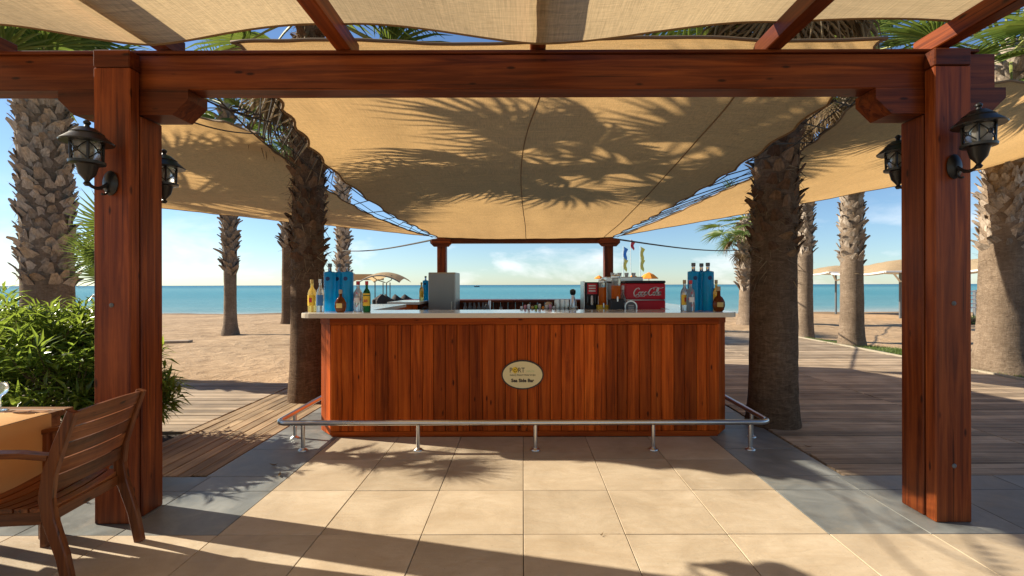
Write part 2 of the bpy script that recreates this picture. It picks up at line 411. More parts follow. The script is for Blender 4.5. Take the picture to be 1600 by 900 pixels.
def bark(name, a, b, dark):
    m = Mat(name); f = m.noise(m.coords((7, 7, 24), 7.0), 1, 8, .78, 1.6); f2 = m.noise(m.coords((20, 20, 4), 7.0), 1, 7, .75, 1.5); f3 = m.noise(m.coords((1.6, 1.6, 1.6), 7.0), 1, 4)
    h = m.math('ADD', f, m.math('MULTIPLY', f2, .5))
    c = m.ramp(m.math('MULTIPLY', h, .67), [(.30, dark), (.50, a), (.68, b)])
    c = m.mix(1.0, c, m.ramp(f3, [(.3, (.7, .68, .65)), (.7, (1.15, 1.13, 1.1))]), 'MULTIPLY')
    return m.done(m.pbr(c, .93, m.bump(h, .6, .03), 0, .12))
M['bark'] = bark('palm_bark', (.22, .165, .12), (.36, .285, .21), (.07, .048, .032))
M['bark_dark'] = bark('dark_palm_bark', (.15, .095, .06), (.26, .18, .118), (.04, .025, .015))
def boot_mat(name, a, b, c3):
    m = Mat(name); f = m.noise(m.coords((30, 30, 5), 11.0), 1, 5, .6); r = m.rnd(0, 1)
    c = m.ramp(r, [(0, a), (.5, b), (1, c3)])
    c = m.mix(1.0, c, m.ramp(f, [(.3, (.55, .53, .5)), (.7, (1.25, 1.22, 1.2))]), 'MULTIPLY')
    return m.done(m.pbr(c, .85, m.bump(f, .6, .012), 0, .2))
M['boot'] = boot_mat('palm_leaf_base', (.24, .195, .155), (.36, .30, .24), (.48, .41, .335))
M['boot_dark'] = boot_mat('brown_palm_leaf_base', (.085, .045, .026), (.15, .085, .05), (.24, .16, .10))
def tinted_glass(name, c, body=.45, rough=.04):
    m = Mat(name); g = m.pbr(c, rough, None, 0, .5, 0, 1.0, 1.33)
    d = m.pbr(c, .15, None, 0, .5); d = m.translucent(d, c, .6)
    mx = m.n('ShaderNodeMixShader'); mx.inputs['Fac'].default_value = body; m.l(g, mx.inputs[1]); m.l(d, mx.inputs[2])
    return m.done(mx.outputs['Shader'])
M['blue_glass'] = tinted_glass('blue_liquid_glass', (.015, .50, .85), .72)
M['clear'] = tinted_glass('clear_glass', (.86, .90, .88), .14)
M['clear_soft'] = tinted_glass('clear_spirit_glass', (.80, .84, .82), .35)
M['yellow_glass'] = tinted_glass('golden_spirit_glass', (.85, .66, .22), .40)
M['green_glass'] = tinted_glass('green_bottle_glass', (.02, .22, .05), .5)
M['amber'] = tinted_glass('amber_spirit_glass', (.36, .09, .012), .5)
M['orange_juice'] = tinted_glass('orange_juice', (.95, .26, .02), .8)
M['frost'] = tinted_glass('frosted_lantern_glass', (.86, .84, .78), .45, .25)
for nm, c in (('label_yellow', (.80, .50, .03)), ('label_white', (.78, .76, .72)), ('label_blue', (.03, .13, .33)), ('label_red', (.50, .03, .04)), ('navy', (.01, .03, .12)),
              ('gold', (.60, .42, .12)), ('cork', (.42, .30, .17)), ('cooler_red', (.62, .014, .03)), ('orange_cloth', (.85, .26, .02)), ('flag_red', (.6, .03, .04)), ('flag_blue', (.05, .2, .55)),
              ('flag_yellow', (.80, .55, .10)), ('sign_cream', (.74, .60, .30)), ('sign_ink', (.035, .018, .010)), ('sign_gold', (.75, .48, .02)), ('sign_green', (.58, .62, .28)), ('runner', (.62, .34, .12)),
              ('paper', (.74, .72, .66)), ('wicker', (.045, .038, .034)), ('kerb', (.34, .29, .21)), ('green_lime', (.25, .45, .05)), ('pink', (.62, .25, .30)), ('dry_flower', (.55, .42, .28)), ('grey_post', (.11, .12, .13))):
    M[nm] = plain(nm, c, .45 if nm not in ('orange_cloth', 'runner', 'kerb', 'wicker') else .85, var=.08)

# ---------------------------------------------------------------- ground, sea, terrace, decks
def build_ground():
    xs = []; x = -90.0
    while x < 90: xs.append(x); x += 0.55 if abs(x) < 16 else (1.6 if abs(x) < 34 else 6.0)
    ys = []; y = -30.0
    while y < 70: ys.append(y); y += 0.4 if 3 < y < 36 else 3.0
    v = []; f = []
    for yy in ys:
        for xx in xs:
            z = beach_z(yy + 0.8 * noise.noise((xx * .05, 3.1, 0)) * (1 if yy > 12 else 0))
            if yy > 7 and not (1.5 < xx < 8.2 and yy < 15):
                z += 0.05 * noise.noise((xx * .45, yy * .45, 0)) * min(1, (yy - 7) / 3) + 0.03 * noise.noise((xx * 1.3, yy * 1.3, 5)) * (1 if yy < 30 else .3)
            v.append((xx, yy, z))
    n = len(xs)
    for j in range(len(ys) - 1):
        for i in range(n - 1): f.append((j * n + i, j * n + i + 1, (j + 1) * n + i + 1, (j + 1) * n + i))
    tag(mk('sand_beach', v, f, M['sand'], smooth=True), kind='structure')
    s = 15000.0
    tag(mk('sea', [(-s, 20, -0.46), (s, 20, -0.46), (s, 2 * s, -0.46), (-s, 2 * s, -0.46)], [(0, 1, 2, 3)], M['sea']), kind='structure')
    # terrace
    fl = MB().box(-9, 9, 1.0, 3.655, -.16, -.012, 0).box(-2.44, 2.455, 3.655, 9.6, -.16, -.012, 0).build('terrace_floor', M['grout']); tag(fl, kind='structure')
    back = MB().box(-9, 9, -9, 0.997, -.16, 0, 0).build('terrace_floor', M['tile']); tag(back, kind='structure')
    def tile(x0, x1, y0, y1, m):
        g = .0022; dz = random.uniform(-.0012, .0012)
        MB().box(x0 + g, x1 - g, y0 + g, y1 - g, -.011, dz, .0022).build('tile', m, fl)
    for r in range(3):
        for k in range(-10, 10): tile(.6 * k, .6 * k + .6, 1.0 + .6 * r, 1.6 + .6 * r, M['tile'])
    for r in range(3):
        for k in range(-3, 3): tile(.6 * k, .6 * k + .6, 2.8 + .6 * r, 3.4 + .6 * r, M['tile'])
    for s_ in (-1, 1):
        def st(a, b, y0, y1): tile(min(a * s_, b * s_), max(a * s_, b * s_), y0, y1, M['slate'])
        e = 2.44 if s_ < 0 else 2.455
        for a, b in ((1.8, 2.4), (2.4, 3.0), (3.0, 3.6), (3.6, 4.2), (4.2, 4.8), (4.8, 5.4), (5.4, 6.0)):
            st(a, b, 2.8, 3.4); st(a, b, 3.4, 3.655)
        yy = 3.655
        while yy < 9.0:
            y1 = min(yy + .6, 9.2); st(1.8, e, yy, y1); yy = y1
    # boarded decks
    dk = MB().box(-7.4, -2.445, 3.66, 7.2, -.14, -.03, 0).build('boarded_deck', M['deck_base']); tag(dk, kind='structure')
    def board(p, x0, x1, y0, y1, m):
        MB().box(x0, x1, y0, y1, -.029, random.uniform(-.0035, .002), .003).build('board', m, p)
    x = -3.38; 
    while x < -2.5:
        y0 = 3.665 + random.uniform(0, .02); yc = random.choice((5.2, 5.6, 6.0))
        board(dk, x + .004, x + .111, y0, yc - .003, M['deck_y']); board(dk, x + .004, x + .111, yc, 7.16 + random.uniform(-.05, .04), M['deck_y']); x += .1167
    y = 4.80
    while y < 7.05:
        xc = random.choice((-5.0, -5.4, -5.8))
        board(dk, xc, -3.40, y, y + .109, M['deck_x']); board(dk, -7.35 + random.uniform(-.05, .05), xc - .004, y, y + .109, M['deck_x']); y += .118
    dr = MB().box(2.46, 7.62, 3.66, 14.5, -.14, -.03, 0).build('boarded_deck', M['deck_base']); tag(dr, kind='structure')
    y = 3.668
    while y < 14.35:
        xe = 7.62
        board(dr, 2.475 + random.uniform(0, .02), 4.572, y, y + .109, M['deck_x']); board(dr, 4.582, xe - random.uniform(0, .03), y, y + .109, M['deck_x']); y += .119
    # lawn strip with stone edging beyond the right-hand deck
    lw = []; N = 26
    for i in range(N + 1):
        yy = 5.5 + 7.6 * i / N; xa = 7.72 + .12 * math.sin(i * .5); xb = 8.9 + .35 * math.sin(i * .35) if yy < 10.6 else 8.9 - (yy - 10.6) * .45
        lw.append(((xa, yy, -.02), (max(xa + .02, xb), yy, -.035)))
    v = [p for q in lw for p in q]; f = [(2 * i, 2 * i + 1, 2 * i + 3, 2 * i + 2) for i in range(N)]
    tag(mk('lawn', v, f, plain('lawn_soil', (.07, .085, .03), .95)), kind='structure')
    gb = MB()
    for k in range(9000):
        i = random.randrange(N); t = random.random(); u = random.random()
        a = Vector(lw[i][0]).lerp(Vector(lw[i + 1][0]), t); b = Vector(lw[i][1]).lerp(Vector(lw[i + 1][1]), t); p = a.lerp(b, u)
        an = random.uniform(0, 6.28); d = Vector((math.cos(an), math.sin(an), 0)); h = random.uniform(.03, .07)
        gb.add([p - d * .004, p + d * .004, p + Vector((random.uniform(-.03, .03), random.uniform(-.03, .03), h))], [(0, 1, 2)])
    tag(gb.build('lawn_grass', M['grass'], fix=False), 'short green lawn grass along the right-hand deck', 'grass', kind='stuff')
    ke = MB(); pts = [(7.675 + .02 * math.sin(i * .5), 5.5 + 8.6 * i / N, -.005) for i in range(N + 1)]
    ke.bar(pts, .07, .05)
    tag(ke.build('deck_edging', M['kerb']), kind='structure')
build_ground()

# ---------------------------------------------------------------- timber pergola in front
PL, PR = -2.42, 2.54            # inner faces of the posts
pg = thing('timber_pergola', 'red-brown timber pergola with two thick posts and long front beam', 'pergola', (0, 3.0, 0))
for s_, xi in ((-1, PL), (1, PR)):
    xa, xb = (xi - .224, xi) if s_ < 0 else (xi, xi + .224)
    po = MB().box(xa, xb, 3.018, 3.195, 0, 2.545, .006).build('post', M['wood_z'], pg)
    MB().box(xa, xb, 2.928, 3.006, 0, 2.815, .006).build('post_plank', M['wood_z'], po)
    MB().box(xa, xb, 2.926, 3.012, 2.818, 2.925, .006).build('post_cap', M['wood_x'], po)
    MB().box(xa + .025, xb - .025, 3.005, 3.03, 0.002, 2.54, 0).build('post_joint', M['black'], po)
    x0, x1 = xi - .224 - .30 if s_ < 0 else xi - .30, xi + .30 if s_ < 0 else xi + .224 + .30
    MB().prism([(x0, 2.715), (x0, 2.65), (x0 + .10, 2.552), (x1 - .10, 2.552), (x1, 2.65), (x1, 2.715)], 3.014, 3.20).build('bracket', M['wood_x'], pg)
MB().box(-7.2, PL - .112, 3.035, 3.175, 2.718, 2.94, .006).build('beam', M['wood_x'], pg)
MB().box(PL - .110, PR + .112, 3.030, 3.175, 2.718, 2.94, .006).build('beam', M['wood_x'], pg)
MB().box(PR + .114, 3.02, 3.035, 3.175, 2.718, 2.94, .006).build('beam', M['wood_x'], pg)
MB().box(-7.2, 2.9, 3.015, 3.19, 2.942, 2.962, .003).build('beam_cap', M['wood_x'], pg)
RAFT = [(-3.42, 0), (-2.30, 1), (-1.14, 0), (0.10, 1), (1.60, 0), (2.66, 0)]
for x, above in RAFT:
    z0 = 2.965 + (.012 if above else 0)
    MB().box(x - .05, x + .05, -1.2, 3.18, z0, z0 + .115, .006).build('rafter', M['wood_y'], pg)

hk = Vector((-2.70, 3.03, 2.83))
MB().tube([hk + Vector((.016 * math.cos(q * .7), -.01 - .004 * (q > 7), .022 * math.sin(q * .7))) for q in range(9)] , .004, 6).build('eye_hook', M['steel'], pg, fix=False)
for s_, xi in ((-1, PL), (1, PR)):
    for z in (.35, 1.35):
        q = MB().lathe([(.014, 0), (.014, .004), (.006, .009), (.001, .010)], 10); mt = Matrix.Translation((xi + s_ * .112, 2.928, z)) @ Matrix.Rotation(R(90), 4, 'X'); q.v = [mt @ p for p in q.v]
        q.build('bolt_head', M['grey_post'], pg)

# ---------------------------------------------------------------- timber frame at the back of the bar
XA, XB, YB = -1.56, 1.65, 9.2
bf = thing('canopy_support', 'slim red-brown timber frame holding the far end of the bar canopy', 'frame', (0, YB, 0))
for x in (XA, XB):
    MB().box(x - .085, x + .085, YB - .085, YB + .085, 0, 2.40, .006).build('post', M['wood_z'], bf)
    MB().prism([(x - .21, 2.32), (x - .21, 2.27), (x - .14, 2.20), (x + .14, 2.20), (x + .21, 2.27), (x + .21, 2.32)], YB - .12, YB - .088).build('bracket', M['wood_x'], bf)
    MB().box(x - .18, x + .18, YB - .16, YB - .12, 2.26, 2.345, .004).build('bracket', M['wood_x'], bf)
MB().box(XA + .09, XB - .09, YB - .06, YB + .06, 2.27, 2.385, .006).build('beam', M['wood_x'], bf)

# ---------------------------------------------------------------- shade cloths
def crom(pts, t):
    n = len(pts) - 1; t = max(0, min(1, t)) * n; i = min(int(t), n - 1); u = t - i
    P = [Vector(pts[max(0, min(n, k))]) for k in (i - 1, i, i + 1, i + 2)]
    return .5 * ((2 * P[1]) + (-P[0] + P[2]) * u + (2 * P[0] - 5 * P[1] + 4 * P[2] - P[3]) * u * u + (-P[0] + 3 * P[1] - 3 * P[2] + P[3]) * u ** 3)
def cloth(name, label, A, B, sag, nu=44, nv=60, scA=0, scB=0, depthA=.05, depthB=.05, mat='canvas', wrinkle=.012, scF=0, depthF=.0, seed=0):
    """sheet between edge curves A and B; edges scalloped between the eyelets that the lacing pulls on"""
    v = []; f = []; eA = []; eB = []
    for j in range(nv + 1):
        t = j / nv; a = crom(A, t); b = crom(B, t); w = (b - a).length
        ia = depthA * abs(math.sin(math.pi * scA * t)) / w if scA else 0
        ib = depthB * abs(math.sin(math.pi * scB * t)) / w if scB else 0
        for i in range(nu + 1):
            u = i / nu; uu = ia + u * (1 - ia - ib)
            p = a.lerp(b, uu)
            if scF:
                p = p + (crom(A, min(1, t + .02)).lerp(crom(B, min(1, t + .02)), uu) - crom(A, t).lerp(crom(B, t), uu)).normalized() * depthF * abs(math.sin(math.pi * scF * u)) * max(0, 1 - t * 6)
            p.z += sag(uu, t) + wrinkle * noise.noise((p.x * .9 + seed, p.y * 2.4, 1.7)) * 2 * math.sin(math.pi * min(1, max(0, u))) + wrinkle * .6 * noise.noise((p.x * 4.0, p.y * .8 + seed, 8.2))
            v.append(p)
    n = nu + 1
    for j in range(nv):
        for i in range(nu): f.append((j * n + i, j * n + i + 1, (j + 1) * n + i + 1, (j + 1) * n + i))
    o = mk(name, v, f, M[mat], smooth=True)
    tag(o, label, 'shade cloth')
    hm = MB()
    hm.tube([v[j * n] for j in range(nv + 1)], .011, 5); hm.build('hem', M['hem'], o, True, fix=False)
    hm = MB(); hm.tube([v[j * n + nu] for j in range(nv + 1)], .011, 5); hm.build('hem', M['hem'], o, True, fix=False)
    hm = MB(); hm.tube([v[i] for i in range(n)], .012, 5); hm.build('hem', M['hem'], o, True, fix=False)
    hm = MB(); hm.tube([v[nv * n + i] for i in range(n)], .010, 5); hm.build('hem', M['hem'], o, True, fix=False)
    return o, v, n
LA = [(-1.98, 3.23, 3.12), (-1.88, 3.45, 2.92), W(460, 200, 4.2), W(520, 270, 5.3), W(600, 330, 6.8), W(645, 353, 8.0), (-1.66, 9.12, 2.385)]
LB = [(2.48, 3.23, 3.14), (2.36, 3.5, 2.88), W(1190, 240, 4.4), W(1098, 298, 5.7), W(1030, 335, 7.1), W(995, 352, 8.1), (1.75, 9.12, 2.385)]
def bar_sag(u, t):
    return .10 * math.sin(math.pi * u) * math.sin(math.pi * min(1, t * 1.1)) - .03 * math.sin(math.pi * u) * (t ** 3) + .015 * math.sin(u * math.pi * 4) * (1 - t)
bar_c, bv, bn = cloth('shade_cloth', 'wide tan shade cloth stretched over the bar from beam to back frame', LA, LB, bar_sag, 56, 80, 15, 15, .05, .05, wrinkle=.015)
def surf(u, t, dz=-.006):
    i = min(bn - 2, int(u * (bn - 1))); j = min(79, int(t * 80)); p = bv[j * bn + i].lerp(bv[j * bn + i + 1], u * (bn - 1) - i).lerp(bv[(j + 1) * bn + i].lerp(bv[(j + 1) * bn + i + 1], u * (bn - 1) - i), t * 80 - j)
    return p + Vector((0, 0, dz))
def cord(u0, u1):
    P = [surf(u0 + (u1 - u0) * k / 60, k / 60, 0) for k in range(61)]
    for _ in range(12): P = [P[0]] + [(P[k - 1] + P[k] * 2 + P[k + 1]) / 4 for k in range(1, 60)] + [P[60]]
    return [p + Vector((0, 0, -.022)) for p in P]
MB().tube(cord(.475, .505), .006, 5).build('seam_cord', M['hem'], bar_c, True, fix=False)
MB().tube(cord(.80, .94), .006, 5).build('seam_cord', M['hem'], bar_c, True, fix=False)
# left cloth
QA = [(-4.62, 5.2, 3.05), (-5.25, 6.2, 3.0), (-6.05, 7.5, 2.95), (-6.95, 8.6, 2.92)]
QB = [W(405, 208, 4.7), W(436, 238, 6.1), W(506, 290, 7.0), W(575, 332, 7.7), W(640, 359, 8.5), (-1.78, 9.0, 2.40)]
left_c, lv, ln_ = cloth('shade_cloth', 'tan shade cloth sloping over the sand left of the bar', QA, QB, lambda u, t: -.12 * math.sin(math.pi * u) * math.sin(math.pi * t) + .24 * math.sin(math.pi * u) * (1 - t) ** 3, 44, 50, 6, 13, .12, .05, scF=5, depthF=.10, seed=5)
# right cloth
SA = [(2.66, 3.62, 2.99), W(1278, 215, 4.9), W(1226, 249, 5.6), W(1165, 282, 6.2), W(1110, 307, 7.0), W(1050, 335, 8.0), (1.85, 9.0, 2.40)]
SB = [(5.75, 4.9, 3.62), (6.6, 5.9, 3.62), (7.8, 6.9, 3.62), (9.1, 8.0, 3.66)]
right_c, rv, rn = cloth('shade_cloth', 'tan shade cloth sloping over the boarded deck right of the bar', SA, SB, lambda u, t: -.12 * math.sin(math.pi * u) * math.sin(math.pi * t) - .03 * math.sin(math.pi * u), 44, 50, 13, 5, .05, .12, scF=5, depthF=.08, seed=9)
# overhead cloth woven over and under the pergola rafters
def front_cloth():
    xs = []; nodes = [(-5.6, 2.93)] + [(x, (2.968 if ab else 3.092)) for x, ab in RAFT if x < 2.6] + [(2.70, 3.095)]
    v = []; f = []; nx = 170; ny = 34
    for j in range(ny + 1):
        t = j / ny
        for i in range(nx + 1):
            x = -5.6 + 8.3 * i / nx
            for k in range(len(nodes) - 1):
                if nodes[k][0] <= x <= nodes[k + 1][0]:
                    (x0, z0), (x1, z1) = nodes[k], nodes[k + 1]; u = (x - x0) / (x1 - x0)
                    z = z0 + (z1 - z0) * (u * u * (3 - 2 * u)); inset = .07 * math.sin(math.pi * u)
            y = 2.94 - inset * max(0, 1 - t * 5) - t * 4.2
            z += .012 * noise.noise((x * 1.1, y * 3, 2)) - .02 * math.sin(math.pi * u)
            v.append((x, y, z - 0.004))
    n = nx + 1
    for j in range(ny):
        for i in range(nx): f.append((j * n + i, j * n + i + 1, (j + 1) * n + i + 1, (j + 1) * n + i))
    o = tag(mk('shade_cloth', v, f, M['canvas_pale'], smooth=True), 'pale cream shade cloth woven over and under the pergola rafters overhead', 'shade cloth')
    MB().tube([v[i] for i in range(n)], .009, 5).build('hem', M['hem'], o, True, fix=False)
front_cloth()

# lacing ropes between neighbouring cloths, guy cables
def lacing(label, A, nA, depthA, B, nB, k):
    o = MB()
    ea = [A(i / k) for i in range(k + 1)]; eb = [B(i / k) for i in range(k + 1)]
    pts = []
    for i in range(k + 1): pts += [ea[i], eb[i]] if i % 2 == 0 else [eb[i], ea[i]]
    o.tube(pts, .0065, 5)
    mid = [ea[i].lerp(eb[i], .5) + Vector((0, 0, -.02 * (i % 2))) for i in range(k + 1)]
    o.tube(mid, .005, 5)
    for i in range(0, k + 1):
        for p in (ea[i], eb[i]):
            o.tube([p + Vector((.02 * math.cos(a), .02 * math.sin(a), 0)) for a in [2 * math.pi * q / 6 for q in range(7)]], .004, 4)
    tag(o.build('lacing_rope', M['rope'], fix=False), label, 'rope')
lacing('dark rope lacing the bar cloth to the left-hand cloth', lambda t: crom(LA, .16 + .84 * t), 0, 0, lambda t: crom(QB, t), 0, 15)
lacing('dark rope lacing the bar cloth to the right-hand cloth', lambda t: crom(LB, .13 + .87 * t), 0, 0, lambda t: crom(SA, t), 0, 15)
def cable(label, pts, r=.006, sagz=.05, n=14):
    a, b = Vector(pts[0]), Vector(pts[1])
    m = MB(); m.tube([a.lerp(b, i / n) + Vector((0, 0, -sagz * math.sin(math.pi * i / n))) for i in range(n + 1)], r, 5)
    return tag(m.build('guy_cable', M['rope'], fix=False), label, 'cable')
cable('dark cable running left from the back frame to a palm', [(XA - .1, YB, 2.36), W(535, 391, 18.6)], .018, .1)
cable('dark cable running right from the back frame to a palm', [(XB + .1, YB, 2.36), W(1166, 391, 20.6)], .018, .12)
cl = cable('thin cable with links hooking the left-hand cloth to the pergola', [(-2.30, 3.19, 2.80), W(425, 190, 4.0)], .007, .03)
for k in range(4):
    lk = MB(); c = Vector((-2.30, 3.19, 2.80)).lerp(W(425, 190, 4.0), .55 + .08 * k)
    lk.tube([c + Vector((.04 * math.cos(a), 0, .016 * math.sin(a))) for a in [2 * math.pi * q / 10 for q in range(11)]], .006, 5); lk.build('chain_link', M['rope'], cl, fix=False)
cable('thin cable from pergola post up to the left-hand cloth corner', [(-2.42, 3.2, 2.64), W(405, 208, 4.7)], .006, .04)
cable('second thin cable from the pergola beam to the lacing rope', [(-2.10, 3.19, 2.78), W(470, 262, 4.7)], .006, .05)

# ---------------------------------------------------------------- the bar
bar = thing('bar_counter', 'red-brown plank bar with white countertop and chamfered corners', 'bar counter', (0, 4.6, 0))
FY, BX0, BX1 = 4.60, -1.86, 1.885
n_pl = 34; pw = (BX1 - BX0) / n_pl
x = BX0
ws = [random.uniform(.86, 1.14) for _ in range(n_pl)]; tot = sum(ws)
MB().box(BX0 + .02, BX1 - .02, FY + .022, FY + .09, .05, 1.15, 0).build('front_core', M['deck_base'], bar)
for k in range(n_pl):
    w = (BX1 - BX0) * ws[k] / tot; d = random.uniform(0, .003)
    MB().box(x + .0018, x + w - .0018, FY - d, FY + .02, .055, 1.085, .0045).build('plank', M['bar_wood'], bar); x += w
MB().box(BX0, BX1, FY + .005, FY + .03, 0.0, .052, .003).build('plinth', M['bar_wood_x'], bar)
MB().box(BX0 - .005, BX1 + .005, FY - .012, FY + .03, 1.087, 1.158, .004).build('fascia', M['bar_wood_x'], bar)
def cham(x0, y0, x1, y1, z0, z1, th, nm, m, nb=2):
    a = Vector((x0, y0, 0)); b = Vector((x1, y1, 0)); d = (b - a); nrm = Vector((d.y, -d.x, 0)).normalized()
    for i in range(nb):
        p = a + d * (i / nb) + d * .01; q = a + d * ((i + 1) / nb) - d * .01; k = nrm * (-th)
        MB().slab([(p.x, p.y), (q.x, q.y), (q.x + k.x, q.y + k.y), (p.x + k.x, p.y + k.y)], z0, z1).build(nm, m, bar)
cham(-2.03, 4.78, BX0 - .004, FY, .02, 1.085, .03, 'corner_board', M['bar_wood'])
cham(BX1 + .004, FY, 2.03, 4.78, .02, 1.085, .03, 'corner_board', M['bar_wood'])
cham(-2.035, 4.775, BX0 - .004, FY - .012, 1.087, 1.158, .03, 'fascia', M['bar_wood_x'], 1)
cham(BX1 + .004, FY - .012, 2.035, 4.775, 1.087, 1.158, .03, 'fascia', M['bar_wood_x'], 1)
for s_ in (-1, 1):                                                     # boarded sides
    yy = 4.79
    while yy < 9.0:
        if not (s_ < 0 and 6.75 < yy < 7.4):
            xa = 2.03 * s_; MB().box(min(xa, xa - .025 * s_), max(xa, xa - .025 * s_), yy + .001, yy + .117, .02, 1.15, .004).build('side_plank', M['bar_wood'], bar)
        yy += .118
x = -2.0
while x < 1.95:
    MB().box(x + .001, x + .132, 8.60, 8.625, .02, 1.15, .004).build('back_plank', M['wood_z'], bar); x += .133
def rslab(x0, x1, y0, y1, z0, z1, rr, nm, m):
    poly = []
    for (cx, cy, a0, r) in ((x0 + rr[0], y0 + rr[0], 180, rr[0]), (x1 - rr[1], y0 + rr[1], 270, rr[1]), (x1 - rr[2], y1 - rr[2], 0, rr[2]), (x0 + rr[3], y1 - rr[3], 90, rr[3])):
        for q in range(7): a = R(a0 + 15 * q); poly.append((cx + r * math.cos(a), cy + r * math.sin(a)))
    return MB().slab(poly, z0, z1).build(nm, m, bar)
CT = 1.205
rslab(-2.145, 2.06, 4.47, 5.08, 1.160, CT - .004, (.17, .17, .02, .02), 'countertop', M['counter_edge'])
rslab(-2.141, 2.056, 4.474, 5.076, CT - .004, CT, (.17, .17, .02, .02), 'countertop_surface', M['counter'])
rslab(-2.13, -1.62, 5.085, 6.7, 1.165, CT - .002, (.01, .01, .1, .01), 'countertop', M['counter'])
rslab(-2.13, -1.62, 7.45, 8.35, 1.165, CT - .002, (.01, .06, .01, .01), 'countertop', M['counter'])
rslab(1.58, 2.06, 5.085, 8.45, 1.165, CT - .002, (.01, .01, .01, .01), 'countertop', M['counter'])
rslab(-2.13, 2.06, 8.46, 9.02, 1.155, CT - .004, (.02, .02, .1, .1), 'countertop', M['wood_x'])
MB().box(-2.0, -1.66, 7.46, 7.50, .02, 1.16, .004).build('end_panel', M['bar_wood'], bar)
MB().box(-1.95, 1.57, 5.09, 5.85, 1.02, 1.06, .004).build('work_shelf', M['steel_dark'], bar)
# oval sign
sg = thing('oval_sign', 'oval cream bar sign with dark rim on the plank front', 'sign', (-.006, FY - .01, .60))
SX, SZ = -.005, .603
def oval(a, b, y0, y1, n=40):
    return MB().prism([(SX + a * math.cos(2 * math.pi * k / n), SZ + b * math.sin(2 * math.pi * k / n)) for k in range(n)], y0, y1)
oval(.204, .142, FY - .016, FY - .0035).build('rim', M['sign_ink'], sg)
oval(.191, .129, FY - .020, FY - .0165).build('plate', M['sign_cream'], sg)
def text(body, size, x, z, y, m, parent, name='lettering', bold=0.0, sx=1.0, align='CENTER', dep=.0012, shear=0.0):
    cu = bpy.data.curves.new(name, 'FONT'); cu.body = body; cu.size = size; cu.align_x = align; cu.align_y = 'CENTER'; cu.extrude = dep; cu.offset = bold; cu.shear = shear
    cu.resolution_u = 3
    tmp = bpy.data.objects.new('tmp_text', cu); col.objects.link(tmp)
    bpy.context.view_layer.update()
    me = bpy.data.meshes.new_from_object(tmp.evaluated_get(bpy.context.evaluated_depsgraph_get()))
    bpy.data.objects.remove(tmp)
    me.transform(Matrix.Translation((x, y, z)) @ Matrix.Rotation(R(90), 4, 'X') @ Matrix.Scale(sx, 4, (1, 0, 0)))
    me.materials.clear(); me.materials.append(m)
    o = bpy.data.objects.new(name, me); put(o, parent); return o
ty = FY - .0215
text('P', .066, SX - .112, SZ + .043, ty, M['sign_ink'], sg, sx=.85)
text('RT', .066, SX - .012, SZ + .043, ty, M['sign_ink'], sg, sx=.85)
text('nature', .030, SX + .075, SZ + .036, ty, M['sign_green'], sg)
text('Luxury Resort Hotel & Spa', .0225, SX, SZ - .001, ty, M['sign_ink'], sg, shear=.25)
text('Sea Side Bar', .044, SX, SZ - .056, ty, M['sign_ink'], sg, bold=.0016)
MB().prism([(SX - .072 + .029 * math.cos(2 * math.pi * k / 24), SZ + .047 + .029 * math.sin(2 * math.pi * k / 24)) for k in range(24)], ty - .0006, ty + .001).build('emblem', M['sign_gold'], sg)
MB().tube([(SX - .072 + (.004 + .0028 * q * .55) * math.cos(q * .55), ty - .001, SZ + .046 + (.004 + .0028 * q * .55) * math.sin(q * .55)) for q in range(15)], .0024, 5).build('emblem_swirl', M['sign_ink'], sg, fix=False)
MB().tube([(SX - .086, ty, SZ + .026), (SX - .070, ty, SZ + .008), (SX - .058, ty, SZ + .026)], .0022, 5).build('emblem_tail', M['sign_gold'], sg, fix=False)

# foot rail
fr = thing('foot_rail', 'brushed steel tubular foot rail around the bar front', 'rail', (0, 4.23, 0))
def arc(cx, cy, r, a0, a1, n=7): return [(cx + r * math.cos(R(a0 + (a1 - a0) * k / n)), cy + r * math.sin(R(a0 + (a1 - a0) * k / n)), .245) for k in range(n + 1)]
rp = [(-2.20, 6.6, .245), (-2.20, 5.4, .245), (-2.20, 4.40, .245)] + arc(-2.11, 4.32, .09, 180, 270) + [(-1, 4.23, .245), (0, 4.23, .245), (1, 4.23, .245)] + arc(2.11, 4.32, .09, 270, 360) + [(2.20, 4.40, .245), (2.20, 5.4, .245), (2.20, 6.6, .245)]
MB().tube(rp, .024, 14).build('rail', M['steel'], fr, True, fix=False)
for (x, y) in ((-1.96, 4.23), (-.935, 4.23), (.108, 4.23), (1.156, 4.23), (2.02, 4.23), (-2.20, 4.58), (2.20, 4.58), (-2.20, 5.6), (2.20, 5.6)):
    lg = MB().lathe([(.017, .008), (.017, .226)], 12, (x, y, 0)).build('leg', M['steel'], fr, angle=40)
    MB().lathe([(.042, .0), (.042, .006), (.034, .014), (.020, .020), (.018, .024)], 16, (x, y, 0)).build('flange', M['steel'], lg, angle=50)

